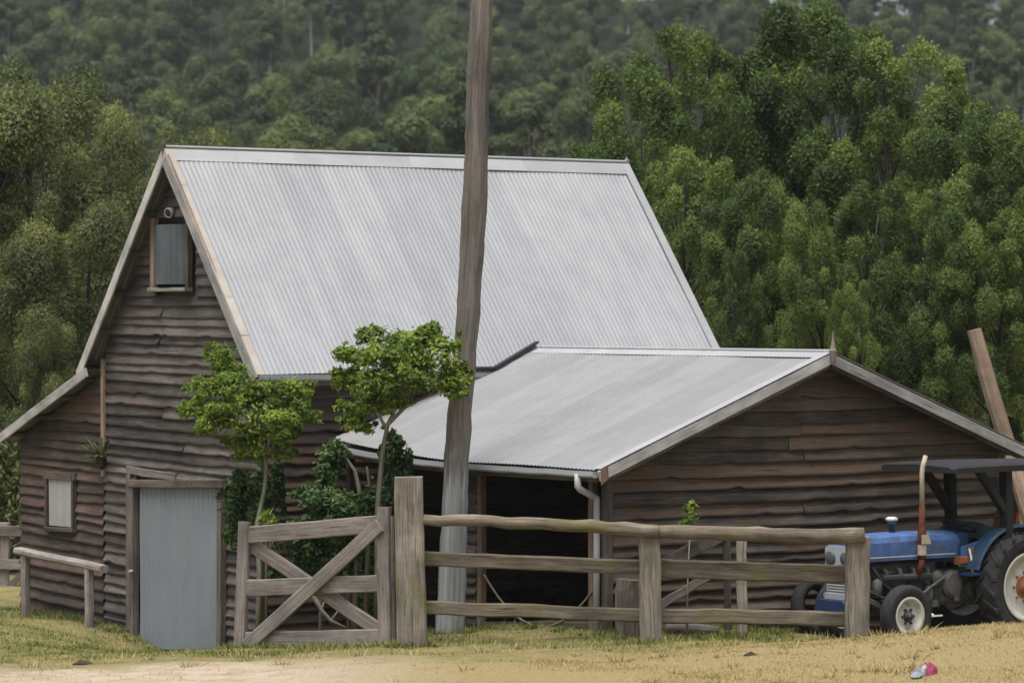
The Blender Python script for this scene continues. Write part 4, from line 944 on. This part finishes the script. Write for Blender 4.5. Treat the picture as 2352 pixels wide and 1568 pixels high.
# ------------------------------------------------------------------ tractor
hubw = at(2089, 1415, 40.3); zt = .245
ang = math.atan2(-B.y, -B.x)                       # parked parallel to the annexe wall, nose to the left
org = hubw + B * 1.9 - A * .62                      # rear axle centre on the ground
tr = empty('tractor', (org.x, org.y, zt), 'old blue tractor with a black canopy and white wheels parked beside the annexe', 'tractor', None, ang)
def T(mb, name, m, parent=None, smooth=False, label=None): return mb.build(name, M[m], parent or tr, local=True, smooth=smooth, label=label)
def X(x, y, z): return Vector((x, y, z))
def wheel(c, side, Rt, Wt, Rr, rear):
    ay = X(0, side, 0); mb = MB(); rb = Rr + .02
    prof = [(-Wt * .36, rb), (-Wt * .48, rb + (Rt - rb) * .35), (-Wt * .5, rb + (Rt - rb) * .7), (-Wt * .42, Rt - .012), (-Wt * .2, Rt - .002), (0, Rt), (Wt * .2, Rt - .002), (Wt * .42, Rt - .012), (Wt * .5, rb + (Rt - rb) * .7), (Wt * .48, rb + (Rt - rb) * .35), (Wt * .36, rb)]
    if rear: prof = [(a, r - (.03 if r > Rt * .93 else 0)) for a, r in prof]
    mb.lathe(c, ay, prof, 40, caps=False)
    if rear:
        for k in range(20):
            for sd in (-1, 1):
                a0 = 2 * math.pi * (k + (.5 if sd > 0 else 0)) / 20; a1 = a0 + .22
                def on(a, yy, r): return c + X(math.cos(a) * r, side * yy, math.sin(a) * r)
                V = []
                for a, yy in ((a0, sd * Wt * .5), (a0 + .075, sd * Wt * .5), (a1 + .06, sd * .005), (a1, sd * .005)):
                    V += [on(a, yy, Rt - .05 - (.03 if abs(yy) > .02 else 0)), on(a, yy, Rt - (.015 if abs(yy) > .02 else 0))]
                mb.add(V, [(1, 3, 5, 7), (0, 2, 3, 1), (2, 4, 5, 3), (4, 6, 7, 5), (6, 0, 1, 7)])
                V = [on(a0, sd * Wt * .5, Rt - .02), on(a0 + .075, sd * Wt * .5, Rt - .02), on(a0 + .06, sd * Wt * .515, Rt - .12), on(a0 + .02, sd * Wt * .515, Rt - .12), on(a0, sd * Wt * .47, Rt - .02), on(a0 + .075, sd * Wt * .47, Rt - .02), on(a0 + .06, sd * Wt * .47, Rt - .12), on(a0 + .02, sd * Wt * .47, Rt - .12)]
                mb.add(V, [(0, 1, 2, 3), (0, 1, 5, 4), (1, 2, 6, 5), (2, 3, 7, 6), (3, 0, 4, 7)])
    else:
        for k in range(3):
            r = Rt + .004; y = (k - 1) * Wt * .22; mb.lathe(c + X(0, y, 0), X(0, 1, 0), [(-.012, r - .012), (-.008, r), (.008, r), (.012, r - .012)], 40, caps=False)
    w_ = T(mb, 'wheel', 'rubber', smooth=not rear)
    mb = MB(); o_ = Wt * .40
    mb.lathe(c, ay, [(-o_, Rr + .018), (-o_, Rr + .03), (-o_ + .015, Rr), (-.02, Rr - .03), (o_ - .02, Rr - .012), (o_, Rr + .03), (o_ + .012, Rr + .026), (o_ - .006, Rr - .015), (o_ * .45, Rr * .86), (o_ * .30, Rr * .62), (o_ * .42, Rr * .42), (o_ * .42, .0)], 36, caps=False)
    T(mb, 'rim', 'rim', w_, True)
    mb = MB(); mb.lathe(c + ay * o_ * .4, ay, [(0, Rr * .34), (.02, Rr * .34), (.035, Rr * .26), (.06, Rr * .2), (.075, Rr * .12), (.08, 0)], 20)
    nb = 8 if rear else 6
    for k in range(nb):
        a = 2 * math.pi * k / nb; mb.lathe(c + ay * (o_ * .42) + X(math.cos(a), 0, math.sin(a)) * Rr * .44, ay, [(0, .016), (.022, .016), (.026, 0)], 6)
    T(mb, 'hub', 'engine' if not rear else 'rust_pale', w_)
    return w_
for sd in (1, -1):
    wheel(X(0, sd * .54, .65), sd, .65, .32, .385, True); wheel(X(1.9, sd * .56, .398), sd, .358, .17, .2, False)
# hood: lofted box with rounded shoulders
mb = MB(); rings = []
for x, wd, zt_h, zb_h in ((.72, .245, 1.30, 1.02), (.76, .25, 1.315, 1.02), (1.5, .25, 1.325, 1.02), (2.25, .24, 1.315, 1.02), (2.37, .235, 1.30, 1.02), (2.41, .22, 1.26, 1.03)):
    rings.append([X(x, -wd, zb_h), X(x, -wd, zt_h - .09), X(x, -wd + .03, zt_h - .03), X(x, -wd + .09, zt_h), X(x, 0, zt_h + .012), X(x, wd - .09, zt_h), X(x, wd - .03, zt_h - .03), X(x, wd, zt_h - .09), X(x, wd, zb_h)])
mb.loft(rings); hood = T(mb, 'hood', 'blue')
mb = MB()
for sd in (1, -1): mb.beam(X(.8, sd * .253, 1.06), X(2.3, sd * .243, 1.06), .008, .014)
T(mb, 'trim_strip', 'pipe', hood)
mb = MB(); mb.slab([X(2.40, -.215, .66), X(2.40, .215, .66), X(2.40, .215, .92), X(2.40, -.215, .92)], X(.03, 0, 0))
for k in range(8): mb.beam(X(2.436, -.2, .68 + k * .032), X(2.436, .2, .68 + k * .032), .012, .014)
gr = T(mb, 'grille', 'pipe')
mb = MB(); mb.slab([X(2.405, -.23, .93), X(2.405, .23, .93), X(2.405, .23, 1.17), X(2.405, .19, 1.20), X(2.405, -.19, 1.20), X(2.405, -.23, 1.17)], X(.035, 0, 0)); T(mb, 'nose_panel', 'pipe', gr)
for sd in (1, -1):
    mb = MB(); mb.lathe(X(2.43, sd * .13, 1.06), X(1, 0, 0), [(-.03, .05), (.0, .075), (.035, .08), (.04, .07), (.045, .0)], 18); T(mb, 'headlight', 'hatch', gr, True)
mb = MB(); mb.slab([X(2.28, -.22, .5), X(2.28, .22, .5), X(2.28, .22, 1.03), X(2.28, -.22, 1.03)], X(.1, 0, 0)); T(mb, 'radiator', 'engine')
# engine and gearbox
mb = MB(); mb.beam(X(1.05, 0, .78), X(2.2, 0, .78), .34, .44, ch=.04); mb.beam(X(1.1, .0, 1.0), X(2.1, 0, 1.0), .26, .1, ch=.02)
for k in range(4): mb.tube([X(1.25 + k * .22, .15, .92), X(1.25 + k * .22, .24, .9), X(1.25 + k * .22, .26, .82)], .028, 8)
mb.beam(X(1.2, .25, .82), X(1.98, .25, .82), .07, .07, ch=.02); mb.lathe(X(1.75, .17, .66), X(0, 1, 0), [(0, .06), (.06, .06), (.1, .045)], 12); mb.lathe(X(1.4, .16, .62), X(0, 1, 0), [(0, .05), (.12, .05), (.13, .03)], 12)
mb.tube([X(2.1, .2, .95), X(1.95, .24, .75), X(1.7, .24, .58)], .02, 8); mb.tube([X(2.2, .18, .7), X(2.0, .26, .6), X(1.6, .22, .52), X(1.2, .2, .6)], .014, 6)
for k in range(9):
    y0 = random.uniform(.17, .24); x0 = random.uniform(.95, 2.1); z0 = random.uniform(.5, .98)
    mb.tube([X(x0, y0, z0), X(x0 + random.uniform(-.2, .2), y0 + .05, z0 - .08), X(x0 + random.uniform(-.35, .35), y0 + .01, z0 - random.uniform(.12, .3))], random.uniform(.008, .016), 6)
for k in range(10): q = X(random.uniform(1.1, 2.1), .175, random.uniform(.5, .95)); mb.beam(q, q + X(random.uniform(.05, .14), 0, 0), .07, random.uniform(.04, .1), ch=.012)
T(mb, 'engine', 'engine')
mb = MB(); mb.lathe(X(2.02, .2, .7), UP, [(-.1, .05), (-.09, .06), (.08, .06), (.1, .04), (.12, .02)], 14); T(mb, 'oil_filter', 'gearcase', None, True); mb = MB(); mb.lathe(X(1.2, .22, .62), UP, [(-.1, .045), (-.09, .055), (.07, .055), (.09, .03)], 14); T(mb, 'fuel_filter', 'gearcase', None, True)
mb = MB(); mb.beam(X(1.05, .2, .48), X(2.0, .2, .46), .05, .09, ch=.015); mb.beam(X(2.0, .21, .5), X(2.3, .21, .62), .05, .07, ch=.01); mb.beam(X(.75, .22, .5), X(.75, .22, .85), .06, .08, up=(1, 0, 0), ch=.015); mb.lathe(X(1.05, .19, .78), X(0, 1, 0), [(0, .09), (.03, .09), (.05, .06), (.07, .03)], 14); T(mb, 'engine_mount', 'gearcase')
mb = MB(); mb.beam(X(-.2, 0, .62), X(1.05, 0, .66), .34, .42, ch=.06); mb.lathe(X(.8, .16, .7), X(0, 1, 0), [(0, .17), (.05, .17), (.09, .13), (.1, 0)], 18); mb.lathe(X(.45, .16, .62), X(0, 1, 0), [(0, .12), (.05, .12), (.07, .09), (.08, 0)], 16)
mb.lathe(X(0, -.5, .65), X(0, 1, 0), [(0, .12), (.25, .14), (.4, .2), (.6, .2), (.75, .14), (1.0, .12)], 16)
T(mb, 'gearbox', 'gearcase')
mb = MB(); mb.beam(X(1.9, -.55, .42), X(1.9, .55, .42), .07, .08, ch=.015); mb.beam(X(1.9, 0, .45), X(1.9, 0, .72), .16, .16, up=(1, 0, 0), ch=.02)
for sd in (1, -1): mb.beam(X(1.9, sd * .52, .34), X(1.9, sd * .52, .56), .06, .06, up=(1, 0, 0)); mb.tube([X(1.84, sd * .5, .5), X(1.3, sd * .3, .66), X(.95, sd * .24, .8)], .018, 8)
mb.tube([X(1.82, .5, .44), X(1.82, -.5, .44)], .015, 8)
T(mb, 'front_axle', 'gearcase')
mb = MB(); mb.beam(X(2.3, 0, .46), X(2.58, 0, .46), .46, .24, ch=.03); mb.beam(X(2.2, -.2, .62), X(2.5, -.2, .62), .05, .08); mb.beam(X(2.2, .2, .62), X(2.5, .2, .62), .05, .08); T(mb, 'front_weight', 'blue_dark')
mb = MB(); mb.beam(X(2.42, 0, .62), X(2.5, 0, .62), .4, .07, ch=.01); T(mb, 'bumper_bar', 'pipe')
# exhaust stack
mb = MB(); mb.tube([X(1.42, .26, .82), X(1.40, .3, .95), X(1.39, .3, 1.02)], .035, 10); mb.lathe(X(1.39, .3, 1.02), UP, [(0, .035), (.03, .052), (.36, .052), (.40, .038), (.62, .036)], 14); ex = T(mb, 'exhaust', 'rust', None, True)
mb = MB(); mb.lathe(X(1.39, .3, 1.07), UP, [(0, .0545), (.12, .0545)], 14); mb.slab([X(1.45, .355, 1.2), X(1.30, .355, 1.2), X(1.34, .355, 1.31), X(1.45, .355, 1.31)], X(0, .006, 0)); T(mb, 'heat_shield', 'cream', ex)
mb = MB(); mb.tube([X(1.39, .3, 1.60), X(1.39, .3, 2.03), X(1.375, .3, 2.12), X(1.33, .3, 2.23)], [.03, .029, .029, .027], 12); T(mb, 'stack_pipe', 'cream', ex, True)
mb = MB(); mb.lathe(X(1.62, .03, 1.32), UP, [(0, .035), (.1, .03), (.105, .06), (.13, .065), (.135, .03), (.14, .0)], 14); ac = T(mb, 'air_intake', 'blue_green', None, True)
mb = MB(); mb.lathe(X(1.62, .03, 1.455), UP, [(0, .03), (.01, .07), (.035, .075), (.055, .05), (.06, 0)], 16); T(mb, 'intake_cap', 'rim', ac, True)
# steering wheel, dash, seat
mb = MB(); cS = X(.48, 0, 1.36); axS = X(-.35, 0, .94).normalized(); e1_ = X(0, 1, 0); e2_ = axS.cross(e1_)
mb.tube([cS + (e1_ * math.cos(a) + e2_ * math.sin(a)) * .2 for a in np.linspace(0, 2 * math.pi, 25)], .016, 8)
for k in range(3): mb.beam(cS, cS + (e1_ * math.cos(2.1 * k) + e2_ * math.sin(2.1 * k)) * .2, .02, .012)
mb.tube([cS, cS - axS * .25], .022, 8); T(mb, 'steering_wheel', 'canopy', None, True)
mb = MB(); mb.beam(X(.56, 0, 1.16), X(.73, 0, 1.16), .46, .28, ch=.04); T(mb, 'dashboard', 'blue_dark')
mb = MB(); mb.beam(X(.3, .28, .98), X(.8, .28, .98), .12, .1, ch=.02); mb.tube([X(.62, .3, 1.1), X(.6, .36, 1.0), X(.6, .37, .82)], .012, 6); mb.beam(X(.62, .36, .96), X(.62, .36, 1.14), .02, .03); T(mb, 'rusty_side_panel', 'rust_pale', None, False, 'orange rusty side panel behind the hood')
mb = MB(); mb.tube([X(.66, .345, 1.12), X(.65, .37, 1.0), X(.64, .375, .84)], .013, 8); T(mb, 'lever', 'white')
mb = MB(); rings = [[X(-.22 + .44 * i / 5, y, .98 + .05 * (2 * i / 5 - 1) ** 2 + .05 * (y / .22) ** 2) for y in (-.22, -.11, 0, .11, .22)] + [X(-.22 + .44 * i / 5, y, .93) for y in (.2, 0, -.2)] for i in range(6)]
mb.loft(rings); mb.slab([X(-.25, -.2, 1.0), X(-.25, .2, 1.0), X(-.36, .18, 1.5), X(-.36, -.18, 1.5)], X(.05, 0, .01)); T(mb, 'seat', 'rust_pale')
mb = MB(); mb.beam(X(.15, 0, .82), X(.75, 0, .82), 1.0, .04, ch=.01); T(mb, 'footplate', 'blue_dark')
for sd in (1, -1):                                 # fenders over the rear wheels
    mb = MB(); rings = []
    for i in range(17):
        a = R(18 + 140 * i / 16); rr = .735; c = X(math.cos(a) * rr, 0, .65 + math.sin(a) * rr); dn = X(-math.cos(a), 0, -math.sin(a))
        rings.append([c + X(0, sd * .32, 0), c + X(0, sd * .50, 0), c + X(0, sd * .52, 0) + dn * .03, c + X(0, sd * .5, 0) + dn * .012, c + X(0, sd * .35, 0) + dn * .012, c + X(0, sd * .35, 0) + dn * .2, c + X(0, sd * .33, 0) + dn * .2])
    mb.loft(rings); T(mb, 'fender', 'blue_green')
    mb = MB(); mb.slab([X(.76, sd * .30, .92), X(.15, sd * .33, .9), X(.2, sd * .33, 1.28), X(.5, sd * .33, 1.2), X(.76, sd * .3, 1.14)], X(0, sd * .02, 0)); T(mb, 'fender_side', 'blue')
# canopy frame
for sd in (1, -1):
    mb = MB(); mb.beam(X(.14, sd * .47, .8), X(.18, sd * .47, 2.06), .11, .13, up=(0, 1, 0), ch=.01); mb.beam(X(.62, sd * .47, 2.04), X(.2, sd * .47, 1.55), .09, .1, up=(0, 1, 0), ch=.01); T(mb, 'canopy_post', 'canopy')
mb = MB(); rings = []
for x, dz in ((-.75, -.02), (-.7, .0), (.2, .012), (1.12, .0), (1.19, -.02)):
    wd = .64 if -.74 < x < 1.18 else .6; z0 = 2.03
    rings.append([X(x, -wd, z0), X(x, -wd, z0 + .06 + dz), X(x, -wd + .05, z0 + .085 + dz), X(x, 0, z0 + .11 + dz), X(x, wd - .05, z0 + .085 + dz), X(x, wd, z0 + .06 + dz), X(x, wd, z0)])
mb.loft(rings); T(mb, 'canopy', 'canopy')
mb = MB(); mb.slab([X(1.45, .36, .34), X(1.25, .36, .34), X(1.25, .5, .36), X(1.45, .5, .36)], X(0, 0, .02)); mb.beam(X(1.3, .2, .42), X(1.3, .4, .36), .03, .03); T(mb, 'step', 'white')
# spare tyre against the wall
tc = at(1872, 1404, 41.75); zc = ground_at(tc.x, tc.y); c = Vector((tc.x, tc.y, zc + .33)); axn = (A + UP * .18).normalized()
mb = MB(); mb.lathe(c, axn, [(-.07, .22), (-.085, .27), (-.08, .32), (-.04, .345), (0, .35), (.04, .345), (.08, .32), (.085, .27), (.07, .22), (.05, .235), (0, .25), (-.05, .235), (-.07, .22)], 32, caps=False)
o = mb.build('worn_tyre_casing', M['rubber'], None, loc=(c.x, c.y, zc), smooth=True); tag(o, 'worn black tyre standing against the annexe wall behind the tractor nose', 'tyre')

# ------------------------------------------------------------------ litter on the ground
def lump(u, v, wpx, hpx, seed, flat=.5):
    """point of the ground seen at (u, v) and an irregular lump of that size there"""
    Y = 30.0
    while z_of(v, Y) > ground_at(xat(u, Y), Y) and Y < 46: Y += .02
    g = np.random.default_rng(seed); c = Vector((xat(u, Y), Y, ground_at(xat(u, Y), Y))); rx = wpx / 2 / FPX * Y; rz = hpx / FPX * Y; mb = MB(); rings = []
    for i in range(7):
        a = math.pi / 2 * i / 6; rr = math.cos(a)
        rings.append([c + Vector((math.cos(2 * math.pi * k / 14) * rr * rx * (1 + .22 * math.sin(k * 2.3 + seed)), math.sin(2 * math.pi * k / 14) * rr * rx * .6, math.sin(a) * rz * (1 + .3 * math.sin(k * 1.1 + seed)) - .01)) for k in range(14)])
    mb.loft(rings, rnd=.5); return mb, c
mb, c = lump(190, 1523, 46, 9, 3); o = mb.build('bark_piece', M['clod'], None, loc=c, smooth=True); tag(o, 'flat dark piece of bark on the pale dirt below the iron door', 'bark')
mb, c = lump(1725, 1508, 34, 12, 5); o = mb.build('dung_clod', M['clod'], None, loc=c, smooth=True); tag(o, 'small dark clod on the dry grass in front of the fence', 'clod')
# pink and grey cap lying crumpled
_, c = lump(2118, 1553, 10, 5, 1); cap = empty('cap', c, 'crumpled pink and grey cap dropped on the dry grass below the tractor', 'cap')
gcap = np.random.default_rng(4)
def crumple(cx_, cy_, rx, ry, rz, m, name, tilt):
    mb = MB(); rings = []
    for i in range(7):
        a = math.pi / 2 * i / 6; rr = math.cos(a) ** .7
        rings.append([c + Vector((cx_ + math.cos(2 * math.pi * k / 12) * rr * rx * gcap.uniform(.8, 1.15) + tilt * math.sin(a), cy_ + math.sin(2 * math.pi * k / 12) * rr * ry, .004 + math.sin(a) * rz * gcap.uniform(.72, 1.1))) for k in range(12)])
    mb.loft(rings, rnd=.5); return mb.build(name, M[m], cap)
crumple(.045, .0, .095, .08, .13, 'pink', 'crown_panel', .02); crumple(-.04, -.05, .075, .06, .105, 'cap_grey', 'mesh_panel', .04); crumple(-.015, -.075, .03, .03, .12, 'rim', 'badge', .03)
mb = MB(); mb.slab([c + Vector((-.08, -.09, .05)), c + Vector((-.13, -.12, .012)), c + Vector((-.115, -.17, .005)), c + Vector((-.05, -.19, .008)), c + Vector((.0, -.12, .04))], (0, 0, .008)); mb.build('peak', M['cap_grey'], cap)

# ------------------------------------------------------------------ grass
def grass():
    g = np.random.default_rng(3); n = 230000
    x = g.uniform(-8.5, 8.5, n); y = g.uniform(31.5, 50, n) 
    nz = np.sin(x * 1.3 + 2 * np.sin(y * .9)) + np.sin(y * 2.1 + 1.5 * np.sin(x * 1.7)) + .8 * np.sin(x * 4.3 + y * 3.1)
    bare = (x < .6 + .6 * np.sin(y * 1.7)) & (y < 38.6 + .5 * np.sin(x * 1.1) - .06 * (x + 3))
    keep = (~bare | (g.random(n) < .06)) & (nz + g.normal(size=n) * .9 > -1.2) & (np.abs(x / y) < .155)
    rel = np.stack([x - P0.x, y - P0.y], 1); s_ = rel @ np.array([A.x, A.y]); t_ = rel @ np.array([B.x, B.y])
    inside = ((s_ > -.05) & (s_ < S2 + .05) & (t_ > -.04)) | ((s_ > S2) & (s_ < SA + .05) & (t_ > TW0 - .02))
    keep &= ~inside; x, y, nz = x[keep], y[keep], nz[keep]; n = len(x)
    z = gz(x, y) + bumps(x, y)
    green = np.clip((y - 37.2 + .5 * nz) / 3.0, 0, 1) * .8 + .1
    h = (.014 + .03 * g.random(n) ** 2) * (1 + .35 * np.clip(nz, 0, 2)); near = (np.abs(y - 39.5) < .3) | ((s_[keep] > SA) & (s_[keep] < SA + .5)) | ((t_[keep] < 0) & (t_[keep] > -.4) & (s_[keep] > 0))
    h = np.where(near & (g.random(n) < .5), h * 1.9, h)
    h = h * np.where(y < 38.2, .62, 1.0)
    a = g.random(n) * 6.283; wd = .004 + .005 * g.random(n); lx = g.normal(size=n) * h * .55; ly = g.normal(size=n) * h * .55
    b = np.stack([x, y, z - .01], 1); sx_ = np.stack([np.cos(a) * wd, np.sin(a) * wd, np.zeros(n)], 1); tip = np.stack([x + lx, y + ly, z + h], 1)
    V = np.stack([b - sx_, b + sx_, tip], 1)
    tx = list(g.uniform(-8, 8, 420)); ty = list(g.uniform(33, 46, 420))
    for u_, Y_ in ((948, 39.45), (890, 39.6), (1494, 39.45), (1969, 39.45), (555, 40.55), (1036, 41.2), (1442, 40), (1685, 40.2), (2080, 40.1), (2350, 41.2), (640, 40.3), (760, 40.0)):
        q = int(16); tx += list(xat(u_, Y_) + g.normal(size=q) * .22); ty += list(Y_ - np.abs(g.normal(size=q)) * .12)
    for q in range(70): c = bp(g.uniform(0, S2), -g.uniform(.06, .3), 0); tx.append(c.x); ty.append(c.y)
    for q in range(70): c = bp(SA + g.uniform(.08, .4), g.uniform(TW0, TW1), 0); tx.append(c.x); ty.append(c.y)
    for q in range(40): c = bp(g.uniform(S2 + 1, SA), TW0 - g.uniform(.1, .4), 0); tx.append(c.x); ty.append(c.y)
    tx = np.array(tx); ty = np.array(ty); rl = np.stack([tx - P0.x, ty - P0.y], 1); s2_ = rl @ np.array([A.x, A.y]); t2_ = rl @ np.array([B.x, B.y])
    ok = ~(((s2_ > -.05) & (s2_ < S2 + .05) & (t2_ > -.04)) | ((s2_ > S2) & (s2_ < SA + .05) & (t2_ > TW0 - .02))) & ~((tx < .2) & (ty < 38.2) & (g.random(len(tx)) < .9))
    tx, ty = tx[ok], ty[ok]; m = 34; n2 = len(tx) * m; ki = np.repeat(np.arange(len(tx)), m); sz = g.uniform(.5, 1.2, len(tx))[ki]
    bx = tx[ki] + g.normal(size=n2) * .05 * sz; by = ty[ki] + g.normal(size=n2) * .05 * sz; bz = gz(bx, by) + bumps(bx, by) - .01
    hh = (.035 + .085 * g.random(n2) ** 1.5) * sz; aa = g.random(n2) * 6.283; ww = .004 + .005 * g.random(n2); ox = (bx - tx[ki]) * .9 + g.normal(size=n2) * hh * .35; oy = (by - ty[ki]) * .9 + g.normal(size=n2) * hh * .35
    b2 = np.stack([bx, by, bz], 1); e2 = np.stack([np.cos(aa) * ww, np.sin(aa) * ww, 0 * ww], 1); V = np.concatenate([V, np.stack([b2 - e2, b2 + e2, np.stack([bx + ox, by + oy, bz + hh], 1)], 1)])
    tg = np.clip((ty - 37.0) / 3.5, .05, 1)[ki] * .8 + g.normal(size=len(tx))[ki] * .2
    k = NT('grass_blades'); r = k.attr(); m = k.fin(k.ramp(r, [(.0, (.32, .245, .11)), (.3, (.36, .285, .135)), (.5, (.21, .21, .07)), (1.0, (.085, .125, .03))]), .8, 0, .1)
    rnd = np.concatenate([np.clip(green * .75 + g.normal(size=n) * .17 + .05 * nz, 0, 1), np.clip(tg + g.normal(size=n2) * .12, 0, 1)])
    o = quads('grass', V, rnd, m, None, nv=3); tag(o, 'short dry and green grass in front of the barn and fence', 'grass', None, 'stuff')
grass()

# ------------------------------------------------------------------ haze
def haze():
    mb = MB(); x0, x1, y0, y1, z0, z1 = -430, 430, -45, 620, -3.5, 60
    V = [(x0, y0, z0), (x1, y0, z0), (x1, y1, z0), (x0, y1, z0), (x0, y0, z1), (x1, y0, z1), (x1, y1, z1), (x0, y1, z1)]
    mb.add(V, [(0, 3, 2, 1), (4, 5, 6, 7), (0, 1, 5, 4), (1, 2, 6, 5), (2, 3, 7, 6), (3, 0, 4, 7)])
    m = bpy.data.materials.new('haze'); m.use_nodes = True; t = m.node_tree; t.nodes.remove(t.nodes['Principled BSDF'])
    v = t.nodes.new('ShaderNodeVolumePrincipled'); v.inputs['Color'].default_value = (.82, .88, .95, 1); v.inputs['Density'].default_value = .00013; v.inputs['Anisotropy'].default_value = 0.0
    t.links.new(v.outputs[0], t.nodes['Material Output'].inputs['Volume'])
    o = mb.build('haze', m); tag(o, 'thin pale haze in front of the forested hillside', 'haze', None, 'stuff')
haze()
